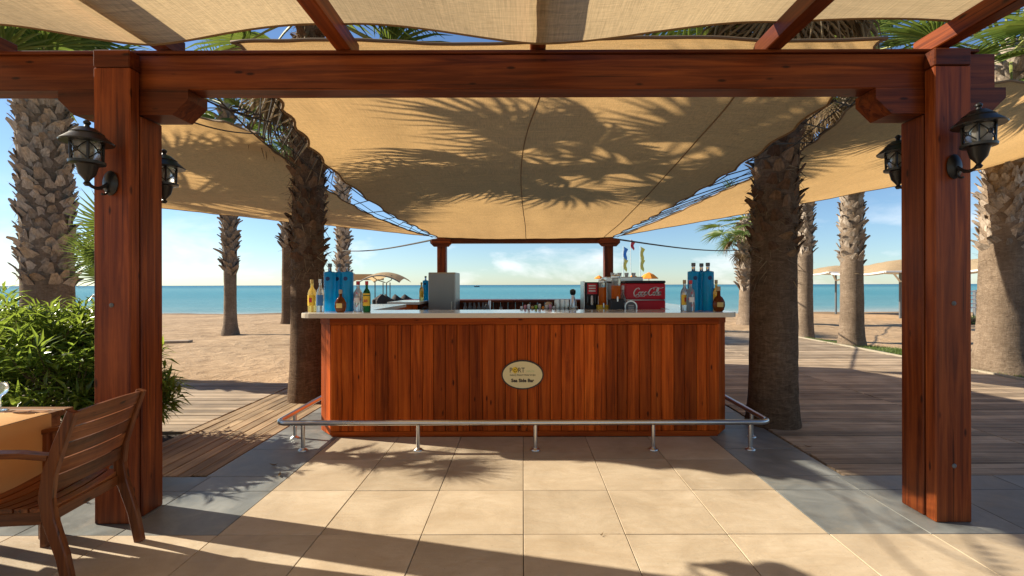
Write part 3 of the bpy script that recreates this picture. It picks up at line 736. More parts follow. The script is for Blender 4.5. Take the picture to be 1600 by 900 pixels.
# ---------------------------------------------------------------- palms
def fan_leaf(seed, dry):
    rnd = random.Random(seed); m = MB()
    Lp = rnd.uniform(.75, 1.0) if not dry else rnd.uniform(.5, .75)
    bend = -.10 if not dry else -.05
    pet = [(Lp * t, 0, bend * t * t * (1 if not dry else .5)) for t in (0, .35, .7, 1.0)]
    P = MB().tube(pet, [.026, .018, .014, .011], 5)
    hub = Vector(pet[-1]); N = 30 if not dry else 24; span = 128 if not dry else 75
    Lb = rnd.uniform(.78, .95)
    for i in range(N):
        th = R(-span + 2 * span * i / (N - 1)) + rnd.uniform(-.02, .02); dth = R(span) / (N - 1)
        L = Lb * (.62 + .38 * math.cos(th * .62)) * rnd.uniform(.9, 1.06)
        d = Vector((math.cos(th), math.sin(th), 0)); sd = Vector((-d.y, d.x, 0))
        rows = []; droop = rnd.uniform(.12, .30) if not dry else rnd.uniform(.25, .6)
        for (r, wf, fold) in ((.03, 1, .0), (.42, 1, .16), (.72, .55, .2), (1.0, .02, .1)):
            w = min(r, .46) * L * math.tan(dth) * wf if r > .03 else .004
            if r == 1.0: w = .002
            c = hub + d * (r * L) + Vector((0, 0, .18 * abs(math.sin(th)) * r * L - droop * L * max(0, r - .35) ** 2 * 1.6))
            if r > .5: c += sd * rnd.uniform(-.02, .02)
            rows.append((c - sd * w, c + Vector((0, 0, w * (.9 if not dry else 1.4) * (1 if fold else 0))), c + sd * w))
        v = [p for q in rows for p in q]; f = []
        for k in range(3): f += [(3 * k, 3 * k + 1, 3 * k + 4, 3 * k + 3), (3 * k + 1, 3 * k + 2, 3 * k + 5, 3 * k + 4)]
        m.add(v, f)
    me = bpy.data.meshes.new('frond'); k = len(P.v)
    me.from_pydata([tuple(a) for a in P.v + m.v], [], P.f + [tuple(i + k for i in q) for q in m.f]); me.update()
    me.materials.append(M['dry'] if dry else M['petiole']); me.materials.append(M['dry'] if dry else M['frond'])
    for q in me.polygons: q.material_index = 0 if q.index < len(P.f) else 1
    return me
GREEN = [fan_leaf(k, False) for k in range(4)]
DRY = [fan_leaf(20 + k, True) for k in range(3)]
def boot_mesh(seed, mat):
    rnd = random.Random(seed); v = []; f = []
    rows = [(.085, -.015, -.03), (.088, .028, .06), (.062, .058, .13), (.034, .085 + rnd.uniform(-.02, .03), .185 + rnd.uniform(-.02, .03))]
    for th in (0, 1):
        for (w, out, z) in rows:
            for s_ in (-1, 0, 1):
                curve = -.022 if s_ else .0
                v.append((out + curve * (w / .085) - (.022 if th else 0), s_ * w * (1 if th == 0 else .9), z - (.012 if th else 0) + rnd.uniform(-.006, .006)))
    for th in (0, 1):
        b = th * 12
        for r in range(3):
            for c in range(2):
                q = (b + r * 3 + c, b + r * 3 + c + 1, b + (r + 1) * 3 + c + 1, b + (r + 1) * 3 + c); f.append(q if th == 0 else q[::-1])
    for r in range(3):
        f.append((r * 3, (r + 1) * 3, 12 + (r + 1) * 3, 12 + r * 3)); f.append((r * 3 + 2, 12 + r * 3 + 2, 12 + (r + 1) * 3 + 2, (r + 1) * 3 + 2))
    f.append((9, 10, 22, 21)); f.append((10, 11, 23, 22))
    me = bpy.data.meshes.new('leaf_base'); me.from_pydata(v, [], f); me.update(); me.materials.append(mat); return me
BOOTS = {k: [boot_mesh(i + 5 * len(k), M[k]) for i in range(4)] for k in ('boot', 'boot_dark')}
def palm(name, label, base, height, r0, r1, lean=(0, 0), boots=None, boot_n=0, boot_mat='boot', bark='bark', green=30, dry=24, scale=1.0, flare=1.35, joined=False, group=None, seed=1, droop=-30, skirt=(.0, .9), boot_s=1.0, fibre=0, az=None, boot_out=1.0):
    rnd = random.Random(seed); base = Vector(base)
    t = thing(name, label, 'palm', base, group)
    def axis(z): u = z / height; return Vector((lean[0] * u * u, lean[1] * u * u, z))
    def rad(z):
        u = z / height; return r1 + (r0 - r1) * (1 - u) + r0 * (flare - 1) * math.exp(-z / (.32 * max(.8, r0 * 3)))
    v = []; f = []; n = 26; nz = max(18, int(height / .09))
    for j in range(nz + 1):
        z = -.15 + (height + .15) * j / nz; c = axis(max(0, z))
        for k in range(n):
            a = 2 * math.pi * k / n
            rr = rad(max(0, z)) * (1 + .05 * noise.noise((math.cos(a) * 1.3 + seed, math.sin(a) * 1.3, z * 1.1)) + .03 * noise.noise((math.cos(a) * 4 + seed, math.sin(a) * 4, z * 9)))
            v.append(c + Vector((math.cos(a) * rr, math.sin(a) * rr, z - max(0, z))) )
    for j in range(nz):
        for k in range(n): f.append((j * n + k, j * n + (k + 1) % n, (j + 1) * n + (k + 1) % n, (j + 1) * n + k))
    trunk = mk('trunk', v, f, M[bark], t, True, local=True)
    if boots:
        z0, z1 = boots; acc = MB(); ga = 2.39996
        for i in range(boot_n):
            z = z0 + (z1 - z0) * i / boot_n + rnd.uniform(-.02, .02); a = i * ga + rnd.uniform(-.12, .12)
            me = rnd.choice(BOOTS[boot_mat]); s = boot_s * rnd.uniform(.8, 1.2)
            mt = Matrix.Translation(axis(z) + Vector((math.cos(a), math.sin(a), 0)) * rad(z) * .97) @ Matrix.Rotation(a, 4, 'Z') @ Matrix.Rotation(rnd.uniform(-.25, .30), 4, 'Y') @ Matrix.Rotation(rnd.choice((-1, 1)) * rnd.uniform(.15, .55), 4, 'X') @ Matrix.Diagonal((s * boot_out * rnd.uniform(.8, 1.6), s, s, 1))
            if joined: acc.add([mt @ p.co for p in me.vertices], [tuple(p.vertices) for p in me.polygons])
            else:
                o = bpy.data.objects.new('leaf_base', me); col.objects.link(o); o.parent = trunk; o.matrix_basis = mt
        if joined:
            o = acc.build('leaf_bases', M[boot_mat], trunk, local=True, fix=False); o['kind'] = 'stuff'
    if fibre:                                                      # loose brown fibre and frayed stubs
        fm = MB(); z0, z1 = boots
        for i in range(fibre):
            z = rnd.uniform(z0 - .25, z1); a = rnd.uniform(0, 6.28); p = axis(z) + Vector((math.cos(a), math.sin(a), 0)) * rad(z)
            d = (Vector((math.cos(a), math.sin(a), 0)) * rnd.uniform(.1, .9) + Vector((0, 0, rnd.uniform(-1, .7))) + Vector((rnd.uniform(-.4, .4), rnd.uniform(-.4, .4), 0))).normalized(); L = rnd.uniform(.05, .17)
            sd = d.orthogonal().normalized() * rnd.uniform(.002, .007); e = p + d * L + Vector((0, 0, -.03))
            fm.add([p - sd, p + sd, e + sd * .3, e - sd * .3], [(0, 1, 2, 3)])
        o = fm.build('fibre', M['dry'], trunk, local=True, fix=False); o['kind'] = 'stuff'
    top = axis(height)
    cr = MB().lathe([(r1 * .9, -.3), (r1 * 1.15, -.05), (r1 * .8, .2), (r1 * .3, .42), (.01, .5)], 12, top).build('crown', M[boot_mat], t, local=True)
    def leaf(me, a, e, z, s, roll):
        o = bpy.data.objects.new('frond', me); col.objects.link(o); o.parent = cr
        o.matrix_basis = Matrix.Translation(top + Vector((math.cos(a) * r1 * .6, math.sin(a) * r1 * .6, z))) @ Matrix.Rotation(a, 4, 'Z') @ Matrix.Rotation(-e, 4, 'Y') @ Matrix.Rotation(roll, 4, 'X') @ Matrix.Scale(s, 4)
    for i in range(green):
        u = i / max(1, green - 1); a = i * 2.39996 + rnd.uniform(-.2, .2) if az is None else R(rnd.uniform(*az)); e = R(82 + (droop - 82) * u ** .8) + rnd.uniform(-.12, .12)
        leaf(rnd.choice(GREEN), a, e, .35 - .35 * u, scale * rnd.uniform(.85, 1.12), rnd.uniform(-.3, .3))
    for i in range(dry):
        u = i / max(1, dry); a = i * 2.39996 + rnd.uniform(-.2, .2); e = R(-48 - 34 * u) + rnd.uniform(-.1, .1)
        leaf(rnd.choice(DRY), a, e, -skirt[0] - (skirt[1] - skirt[0]) * u, scale * rnd.uniform(.75, 1.0), rnd.uniform(-.4, .4))
    return t
def gpx(px, py):
    """where a bearing at image height py meets the beach"""
    Y = 5.0
    for _ in range(40): Y = FOC * (CAM_H - beach_z(Y)) / (py - VY)
    return Vector(((px - VX) * Y / FOC, Y, beach_z(Y)))
palm('palm_tree', 'thick grey palm trunk covered in leaf stubs above the shrub at far left', (W(76, 445, 8.0).x, 8.0, -.05), 4.65, .335, .325, (-.10, 0), (1.5, 4.7), 300, 'boot', green=28, dry=0, scale=1.1, seed=3, fibre=320, skirt=(0, .2), droop=16, boot_s=.95, boot_out=.62)
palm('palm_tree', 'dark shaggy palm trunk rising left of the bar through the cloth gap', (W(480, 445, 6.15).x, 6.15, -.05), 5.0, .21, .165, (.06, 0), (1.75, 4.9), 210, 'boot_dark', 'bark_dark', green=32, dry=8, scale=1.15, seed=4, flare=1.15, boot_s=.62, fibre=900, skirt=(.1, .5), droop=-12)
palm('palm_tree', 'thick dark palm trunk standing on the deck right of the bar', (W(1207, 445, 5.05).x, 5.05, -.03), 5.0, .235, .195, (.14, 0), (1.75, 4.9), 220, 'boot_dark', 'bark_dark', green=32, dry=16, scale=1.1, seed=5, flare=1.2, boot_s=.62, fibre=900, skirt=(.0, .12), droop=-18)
palm('palm_tree', 'low palm with green fan leaves behind the left pergola post', (-3.92, 4.6, -.05), 1.38, .10, .09, (0, 0), (.4, 1.45), 60, 'boot', green=7, dry=0, scale=.46, seed=11, boot_s=.5, droop=45, az=(100, 165))
palm('palm_tree', 'sunlit palm with pale leaf stubs at the right edge beyond the lawn', (W(1566, 445, 8.1).x, 8.1, -.04), 5.25, .335, .265, (.15, 0), (2.05, 5.2), 300, 'boot', green=34, dry=10, scale=1.2, seed=6, boot_s=.85, flare=1.4, boot_out=.72, fibre=300, skirt=(0, .2))
b = gpx(1331, 546)
palm('palm_tree', 'sunlit palm at the deck edge, left of the right pergola post', b, 7.0, .255, .195, (.0, 0), (2.05, 6.9), 300, 'boot', green=30, dry=10, scale=1.1, seed=7, flare=1.32, boot_out=.72, boot_s=.9, fibre=150)
b = gpx(1258, 533)
palm('palm_tree', 'slim palm on the sand just right of the thick deck palm', b, 7.2, .205, .165, (.05, 0), (2.4, 7.1), 300, 'boot', green=28, dry=10, scale=1.1, seed=8, flare=1.2, boot_out=.72, boot_s=.85, fibre=100)
b = gpx(1168, 507)
palm('palm_tree', 'far leaning palm half hidden behind the thick deck palm', b, 4.35, .36, .27, (.0, 0), (1.4, 4.3), 260, 'boot', green=24, dry=6, scale=1.05, seed=9, joined=True, boot_s=1.5, droop=-50)
b = gpx(360, 521)
palm('palm_tree', 'lone dark palm on the open sand left of the bar', b, 7.6, .19, .19, (-.12, 0), (2.0, 7.5), 280, 'boot', green=24, dry=8, scale=1.1, seed=10, joined=True, flare=1.5, boot_s=1.25)
b = gpx(450, 505)
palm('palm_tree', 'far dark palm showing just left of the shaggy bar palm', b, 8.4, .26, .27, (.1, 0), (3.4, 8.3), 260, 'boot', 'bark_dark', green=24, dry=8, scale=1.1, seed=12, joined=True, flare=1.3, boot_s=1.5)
b = gpx(536, 510)
palm('palm_tree', 'far palm trunk behind the tall blue bottles', b, 8.2, .22, .22, (-.02, 0), (1.2, 8.1), 290, 'boot', green=24, dry=8, scale=1.1, seed=13, joined=True, flare=1.2, boot_s=1.2)

# ---------------------------------------------------------------- shrub at the left
def leaf_geo(p, d, L, w, rnd, curl=.15):
    d = d.normalized(); sd = d.cross(Vector((rnd.uniform(-.5, .5), rnd.uniform(-.5, .5), 1))).normalized(); up = sd.cross(d)
    a = p; b = p + d * L * .45 + up * L * .04; c = p + d * L - up * L * curl
    return [a, b - sd * w + up * w * .4, b, b + sd * w + up * w * .4, c], [(0, 1, 2), (0, 2, 3), (1, 4, 2), (2, 4, 3)]
def shrub(name, label, blobs, shoots, n_single=300, seed=2):
    rnd = random.Random(seed); c0 = Vector((sum(b[0][0] for b in blobs) / len(blobs), sum(b[0][1] for b in blobs) / len(blobs), -.04))
    t = thing(name, label, 'shrub', c0)
    leaves = []; stems = MB()
    for k in range(shoots):
        (c, r) = rnd.choice(blobs); c = Vector(c)
        d = Vector((rnd.gauss(0, 1), rnd.gauss(0, 1), rnd.gauss(.25, 1))).normalized(); q = rnd.uniform(.55, 1.0) ** .5
        p = c + Vector((d.x * r[0], d.y * r[1], d.z * r[2])) * q
        if p.z < .03: p.z = rnd.uniform(.03, .2)
        g = (d + Vector((0, 0, .75))).normalized(); Ls = rnd.uniform(.12, .26)
        tip = p + g * Ls
        if k % 3 == 0: stems.tube([c + (p - c) * .25, p, tip], [.006, .004, .002], 4, False)
        for i in range(rnd.randint(9, 14)):
            u = rnd.random(); a = i * 2.4 + rnd.uniform(-.4, .4); o1 = g.orthogonal().normalized(); o2 = g.cross(o1)
            dd = (o1 * math.cos(a) + o2 * math.sin(a)) * rnd.uniform(.7, 1.1) + g * rnd.uniform(.35, 1.1)
            leaves.append((p.lerp(tip, u), dd, rnd.uniform(.10, .19), rnd.uniform(.010, .017)))
    leaves.sort(key=lambda q: (q[0] - Vector((0, 0, CAM_H))).length - (1.5 if q[0].z > .8 else 0))
    vis = [q for q in leaves if q[0].y > 1]
    fm = MB()
    for i, (p, d, L, w) in enumerate(vis):
        g = leaf_geo(p, d, L, w, rnd)
        if i < n_single: mk('leaf', g[0], g[1], M['bush'], t)
        else: fm.add(*g)
    o = fm.build('foliage', M['bush'], t, fix=False); o['kind'] = 'stuff'
    stems.build('stems', M['stem'], t, fix=False)['kind'] = 'stuff'
shrub('leafy_shrub', 'bushy green shrub with narrow glossy leaves behind table and left post', [((-4.5, 4.25, .50), (.62, .55, .66)), ((-3.95, 4.15, .45), (.42, .48, .52)), ((-5.3, 4.5, .55), (.65, .6, .70)), ((-3.52, 4.2, .40), (.20, .25, .14)), ((-4.2, 4.5, .70), (.5, .45, .42))], 1150)

# ---------------------------------------------------------------- lanterns on the posts
def lantern(label, x, y, z, s):
    """s = -1 projects towards the camera side of the post, +1 to the far side"""
    t = thing('wall_lantern', label, 'lantern', (x, y, z), 'lanterns on the pergola posts')
    o = Vector((x, y + s * .18, z + .02))
    pl = MB().lathe([(.064, 0), (.068, .010), (.052, .024), (.022, .034), (.004, .036)], 22, (0, 0, 0), .78, 1.25)
    rot = Matrix.Translation((x, y, z)) @ Matrix.Rotation(R(90) * (1 if s < 0 else -1), 4, 'X')
    pl.v = [rot @ p for p in pl.v]; pl.build('wall_plate', M['black'], t, angle=35)
    arm = [(x, y + s * (.02 + .16 * u), z - .045 * math.sin(math.pi * u * .9) - .02 * u) for u in [k / 8 for k in range(9)]]
    am = MB().tube(arm, .011, 8)
    am.tube([(x, y + s * (.05 + .03 * math.cos(a) + .02 * a / 6), z - .06 + .028 * math.sin(a)) for a in [k * .5 for k in range(11)]], .007, 6)
    am.build('arm', M['black'], t, True, fix=False)
    MB().lathe([(.012, -.075), (.022, -.06), (.012, -.045), (.018, -.035), (.045, .0), (.058, .055), (.062, .06), (.094, .066), (.096, .082), (.070, .086)], 20, o).build('base_cup', M['black'], t, angle=40)
    MB().lathe([(.063, .084), (.069, .145), (.072, .205)], 18, o).build('glass', M['frost'], t, True)
    MB().lathe([(.016, .086), (.026, .12), (.03, .16), (.012, .19)], 10, o).build('bulb', M['white'], t, True)
    cg = MB()
    for q in range(4):
        a0 = R(45 + 90 * q); a1 = a0 + R(90); P0 = lambda a, zz, rr=.077: o + Vector((math.cos(a) * rr, math.sin(a) * rr, zz))
        cg.bar([P0(a0, .085), P0(a0, .207, .080)], .013, .013, (1, 0.2, 0))
        am_ = (a0 + a1) / 2
        for (ea, ez) in ((a0, .092), (a1, .092), (a0, .202), (a1, .202)):
            cg.tube([P0(am_, .147, .076), P0(am_ + (ea - am_) * .5, .147 + (ez - .147) * .5, .078), P0(ea, ez, .078)], .0042, 5)
        ct = P0(am_, .147, .079); tx = Vector((-math.sin(am_), math.cos(am_), 0))
        cg.tube([ct + (tx * math.cos(b) + Vector((0, 0, 1)) * math.sin(b)) * .013 for b in [2 * math.pi * k / 10 for k in range(11)]], .0045, 5)
    cg.build('cage', M['black'], t, fix=False)
    MB().lathe([(.070, .204), (.138, .200), (.141, .208), (.085, .258), (.088, .263), (.078, .270), (.045, .298), (.016, .306), (.012, .318), (.020, .328), (.020, .338), (.010, .348), (.002, .352)], 24, o).build('roof', M['black'], t, angle=35)
    t.scale = (.9, .9, .9)
cxl, cxr = PL - .112, PR + .112
lantern('black lantern on the near side of the left pergola post', cxl, 2.927, 2.10, -1)
lantern('black lantern on the far side of the left pergola post', cxl, 3.196, 2.10, 1)
lantern('black lantern on the near side of the right pergola post', cxr, 2.927, 2.19, -1)
lantern('black lantern on the far side of the right pergola post', cxr, 3.196, 2.19, 1)

# ---------------------------------------------------------------- chair, table, runner, glass
def chair():
    t = thing('slatted_armchair', 'brown slatted wooden armchair drawn up to the table', 'chair', (-2.24, 2.5, 0))
    t.rotation_euler = (0, 0, R(6))
    st = [(.055, 0), (.02, .18), (-.035, .36), (-.05, .46), (-.035, .58), (.01, .72), (.065, .87)]
    hw = .235
    def sx(z):
        for (x0, z0), (x1, z1) in zip(st, st[1:]):
            if z0 <= z <= z1: return x0 + (x1 - x0) * (z - z0) / (z1 - z0)
    for y in (-hw, hw):
        MB().bar([(x, y, z) for x, z in st], .036, [.046, .05, .058, .06, .056, .05, .040], (1, 0, 0)).build('back_leg', M['teak_z'], t, local=True)
        MB().bar([(-.435, y, 0), (-.435, y, .64)], .038, .045, (1, 0, 0)).build('front_leg', M['teak_z'], t, local=True)
        MB().bar([(-.035, y, .655), (-.16, y, .672), (-.26, y, .675), (-.37, y, .665), (-.455, y, .645)], [.045, .055, .06, .062, .05], .026).build('armrest', M['teak_x'], t, local=True)
        MB().box(-.42, -.06, y - .015, y + .015, .34, .40, .003).build('seat_rail', M['teak_x'], t, local=True)
    for k in range(5):
        z = .486 + .077 * k; x0 = sx(z) ; x1 = sx(z + .070)
        pts = [(-hw + .018 + (2 * hw - .036) * q / 8) for q in range(9)]
        m = MB(); v = []; f = []
        for q, y in enumerate(pts):
            bow = .022 * (1 - (y / hw) ** 2)
            for (xx, zz) in ((x0 - .009, z), (x0 + .009, z), (x1 + .009, z + .070 + (.012 * (1 - (y / hw) ** 2) if k == 4 else 0)), (x1 - .009, z + .070 + (.012 * (1 - (y / hw) ** 2) if k == 4 else 0))): v.append((xx + bow, y, zz))
        for q in range(8):
            for c in range(4): f.append((q * 4 + c, q * 4 + (c + 1) % 4, (q + 1) * 4 + (c + 1) % 4, (q + 1) * 4 + c))
        f += [(0, 1, 2, 3), (35, 34, 33, 32)]
        m.add(v, f).build('back_slat', M['teak_y'], t, local=True)
    for k in range(6):
        x = -.445 + .066 * k; v = []; f = []
        for q in range(9):
            y = -hw - .012 + (2 * hw + .024) * q / 8; dz = -.022 * (1 - (y / hw) ** 2) - .012 * k / 6
            for (xx, zz) in ((x, .405), (x + .057, .405), (x + .057, .425), (x, .425)): v.append((xx, y, zz + dz))
        for q in range(8):
            for c in range(4): f.append((q * 4 + c, q * 4 + (c + 1) % 4, (q + 1) * 4 + (c + 1) % 4, (q + 1) * 4 + c))
        f += [(0, 1, 2, 3), (35, 34, 33, 32)]
        MB().add(v, f).build('seat_slat', M['teak_y'], t, local=True)
    MB().box(-.075, -.045, -hw + .02, hw - .02, .335, .39, .003).build('back_rail', M['teak_y'], t, local=True)
    MB().box(-.45, -.42, -hw + .02, hw - .02, .335, .39, .003).build('front_rail', M['teak_y'], t, local=True)
chair()
tb = thing('wooden_table', 'brown slatted wooden table at the left edge beside the shrub', 'table', (-3.15, 2.1, 0))
def tpart(nm, x0, x1, y0, y1, z0, z1, m=None): return MB().box(x0, x1, y0, y1, z0, z1, .004).build(nm, m or M['table_teak'], tb)
TX0, TX1, TY0, TY1 = -3.58, -2.705, 1.25, 2.865
for k in range(7): tpart('top_slat', TX0 + .068 + .106 * k, TX0 + .068 + .106 * k + .102, TY0 + .065, TY1 - .065, .715, .74)
tpart('top_edge', TX1 - .06, TX1, TY0 + .062, TY1 - .062, .708, .742); tpart('top_edge', TX0, TX0 + .06, TY0 + .062, TY1 - .062, .708, .742)
tpart('top_edge', TX0, TX1, TY1 - .06, TY1, .708, .742); tpart('top_edge', TX0, TX1, TY0, TY0 + .06, .708, .742)
tpart('apron', TX1 - .07, TX1 - .045, TY0 + .12, TY1 - .12, .62, .707); tpart('apron', TX0 + .045, TX0 + .07, TY0 + .12, TY1 - .12, .62, .707)
tpart('apron', TX0 + .12, TX1 - .12, TY1 - .07, TY1 - .045, .62, .707); tpart('apron', TX0 + .12, TX1 - .12, TY0 + .045, TY0 + .07, .62, .707)
for x in (TX0 + .04, TX1 - .11):
    for y in (TY0 + .04, TY1 - .11): tpart('leg', x, x + .07, y, y + .07, 0, .707)
v = []; f = []
prof = [(TX0 - .005, .40), (TX0 - .005, .735), (TX0 + .01, .7445), (-3.1, .7445), (TX1 - .012, .7445), (TX1 + .006, .736), (TX1 + .008, .66), (TX1 + .009, .55), (TX1 + .010, .44), (TX1 + .010, .345)]
for i in range(21):
    yy = 1.55 + 1.17 * i / 20
    for j, (xx, zz) in enumerate(prof): v.append((xx + (.006 * math.sin(i * .9) * max(0, j - 5) / 4), yy, zz))
n_ = len(prof)
for i in range(20):
    for j in range(n_ - 1): f.append((i * n_ + j, i * n_ + j + 1, (i + 1) * n_ + j + 1, (i + 1) * n_ + j))
rn_ = mk('table_runner', v, f, M['runner'], smooth=True); tag(rn_, 'orange-tan cloth runner hanging over the table edge', 'table runner')
gp = Vector((-3.06, 2.78, .743)); g = thing('wine_glass', 'stemmed glass standing at the left edge of the table', 'glass', gp)
MB().lathe([(.034, 0), (.034, .003), (.006, .008), (.005, .07), (.012, .08), (.034, .105), (.038, .13), (.032, .16)], 18, gp).build('bowl', M['clear'], g, True)

# ---------------------------------------------------------------- bottles on the counter
def patch_label(c, r, a0, a1, z0, z1, m, name, parent, n=8, sy=1.0):
    v = []; f = []
    for k in range(n + 1):
        a = R(a0 + (a1 - a0) * k / n)
        for z in (z0, z1): v.append(c + Vector((r * math.cos(a), r * math.sin(a) * sy, z)))
    for k in range(n): f.append((2 * k, 2 * k + 2, 2 * k + 3, 2 * k + 1))
    return mk(name, v, f, m, parent, True)
def diamond(c, r, w, z0, z1, m, name, parent, y=-1):
    zc = (z0 + z1) / 2; p = [(-w, zc), (0, z0), (w, zc), (0, z1)]; v = []
    for k in (1.0, .82):
        for (x, z) in p: v.append(c + Vector((x * k, -math.sqrt(max(1e-6, r * r - (x * k) ** 2)) , zc + (z - zc) * k)))
    f = [(i, (i + 1) % 4, (i + 1) % 4 + 4, i + 4) for i in range(4)]
    return mk(name, v, f, m, parent)
def tall_blue(label, p, s=1.0, big=True):
    t = thing('tall_blue_bottle', label, 'bottle', p, 'tall blue display bottles'); h = .385 * s; r = .058 * s; p = Vector(p)
    MB().lathe([(r * .94, .0), (r, .012), (r, h), (r * .97, h + .010 * s), (r * .30, h + .020 * s)], 24, p).build('body', M['blue_glass'], t, angle=40)
    MB().lathe([(r * .30, h + .020 * s), (r * .28, h + .065 * s), (r * .33, h + .072 * s)], 14, p).build('neck', M['clear'], t, True)
    MB().lathe([(r * .34, h + .066 * s), (r * .36, h + .070 * s), (r * .36, h + .098 * s), (r * .30, h + .10 * s)], 14, p).build('cap', M['grey_post'], t, angle=40)
    q = MB(); n = 18; zc = h - .055 * s
    ring = [p + Vector((.021 * s * math.cos(2 * math.pi * k / n), -math.sqrt((r + .0015) ** 2 - (.021 * s * math.cos(2 * math.pi * k / n)) ** 2), zc + .021 * s * math.sin(2 * math.pi * k / n))) for k in range(n)]
    q.add(ring, [tuple(range(n))]).build('seal', M['navy'], t)
    return t
def spirit(label, p, glass, cap, lab, h=.31, r=.038, extra=None, group=None):
    t = thing('spirit_bottle', label, 'bottle', p, group); p = Vector(p)
    MB().lathe([(r * .9, 0), (r, .008), (r, h * .58), (r * .85, h * .66), (r * .36, h * .76), (r * .33, h * .92), (r * .38, h * .93)], 20, p).build('body', M[glass], t, True)
    MB().lathe([(r * .40, h * .88), (r * .42, h * .89), (r * .42, h * .995), (r * .36, h)], 14, p).build('cap', M[cap], t, angle=40)
    if lab: patch_label(p, r + .001, 205, 335, h * .20, h * .52, M[lab], 'label', t)
    if extra: extra(t, p, h, r)
    return t
def squat(label, p, h=.21, r=.055, group=None):
    t = thing('squat_bottle', label, 'bottle', p, group); p = Vector(p)
    MB().lathe([(r * .55, 0), (r * .8, .012), (r, .055), (r * .96, .095), (r * .62, .135), (r * .30, .152), (r * .26, h * .86)], 20, p, 1, .7).build('body', M['amber'], t, True)
    MB().lathe([(r * .30, h * .82), (r * .30, h * .98), (r * .26, h)], 12, p).build('cap', M['cork'], t, angle=40)
    patch_label(p + Vector((0, 0, 0)), r * 1.01, 240, 300, .045, .09, M['gold'], 'label', t, 6, .72)
    return t
def gin(t, p, h, r): 
    diamond(p, r + .002, r * .8, h * .14, h * .66, M['label_red'], 'label_border', t)
    patch_label(p, r + .0012, 232, 308, h * .30, h * .46, M['label_white'], 'label', t)
def jb(t, p, h, r):
    text('J&B', .036, p.x, p.z + h * .36, p.y - r - .0035, M['label_red'], t, dep=.0004, sx=.8, bold=.0006)
    patch_label(p, r + .0012, 205, 335, h * .55, h * .60, M['label_yellow'], 'neck_label', t)
def rum(t, p, h, r):
    patch_label(p, r + .0018, 250, 290, h * .30, h * .44, M['label_red'], 'label_emblem', t)
CZ = CT + .0005
def C(px, Y): return Vector(((px - VX) * Y / FOC, Y, CZ))
g1 = 'bottles at the left end of the counter'; g2 = 'bottles at the right end of the counter'
tall_blue('leftmost of three tall blue bottles at the left counter end', C(515.5, 4.82))
tall_blue('middle of three tall blue bottles at the left counter end', C(530, 4.93))
tall_blue('rightmost of three tall blue bottles at the left counter end', C(543, 4.82))
spirit('golden rum bottle with yellow label at the left counter end', C(487.5, 4.72), 'yellow_glass', 'gold', 'label_yellow', .32, .039, rum, g1)
spirit('clear bottle with blue label left of the tall blue bottles', C(500.5, 4.68), 'clear_soft', 'steel', 'label_blue', .325, .037, None, g1)
squat('squat round amber bottle before the left tall blue bottles', C(532, 4.62), .222, .056, g1)
spirit('clear gin bottle with red cap beside the green bottle', C(559.5, 4.76), 'clear_soft', 'label_red', None, .305, .044, gin, g1)
spirit('green whisky bottle with yellow label and red cap', C(573, 4.70), 'green_glass', 'label_red', 'label_yellow', .305, .037, jb, g1)
tall_blue('leftmost of three tall blue bottles at the right counter end', C(1083.5, 4.86))
tall_blue('middle of three tall blue bottles at the right counter end', C(1096, 4.97))
tall_blue('rightmost of three tall blue bottles at the right counter end', C(1106, 4.84))
spirit('clear bottle with yellow label and tan cap at the right end', C(1069.5, 4.74), 'clear_soft', 'cork', 'label_yellow', .31, .039, rum, g2)
spirit('clear gin bottle with red cap before the right blue bottles', C(1079, 4.66), 'clear_soft', 'label_red', None, .305, .040, gin, g2)
spirit('pale green bottle behind the right-hand amber bottle', C(1119, 4.80), 'yellow_glass', 'cork', 'label_yellow', .31, .036, None, g2)
squat('squat round amber bottle at the right counter end', C(1123, 4.66), .245, .060, g2)
def C2(px, Y): return Vector(((px - VX) * Y / FOC, Y, CT))
spirit('small golden bottle on the counter beside the steel cabinet', C2(658.5, 7.9), 'yellow_glass', 'gold', 'label_yellow', .31, .036, None)
tall_blue('tall blue bottle standing clear on the far left counter', C2(665, 8.05), .86)
tall_blue('tall blue bottle half hidden by the steel cabinet', C2(674, 8.1), .80)

# ---------------------------------------------------------------- behind the bar
def box_thing(name, label, cat, x0, x1, y0, y1, z0): return thing(name, label, cat, ((x0 + x1) / 2, (y0 + y1) / 2, z0))
cb = thing('steel_cabinet', 'tall stainless steel refrigerator cabinet inside the bar', 'cabinet', (-1.33, 8.0, 0))
MB().box(-1.54, -1.10, 7.75, 8.3, .08, 1.675, .008).build('body', M['steel_dark'], cb)
MB().box(-1.535, -1.105, 7.722, 7.748, .14, 1.66, .005).build('door', M['steel_dark'], cb)
MB().tube([(-1.15, 7.70, .9), (-1.15, 7.69, 1.2)], .012, 8).build('handle', M['steel'], cb)
for x in (-1.5, -1.14): MB().lathe([(.02, 0), (.02, .08)], 10, (x, 7.85, 0)).build('foot', M['rubber'], cb)
SH = 1.06
def S(px, Y, z=SH): return Vector(((px - VX) * Y / FOC, Y, z))
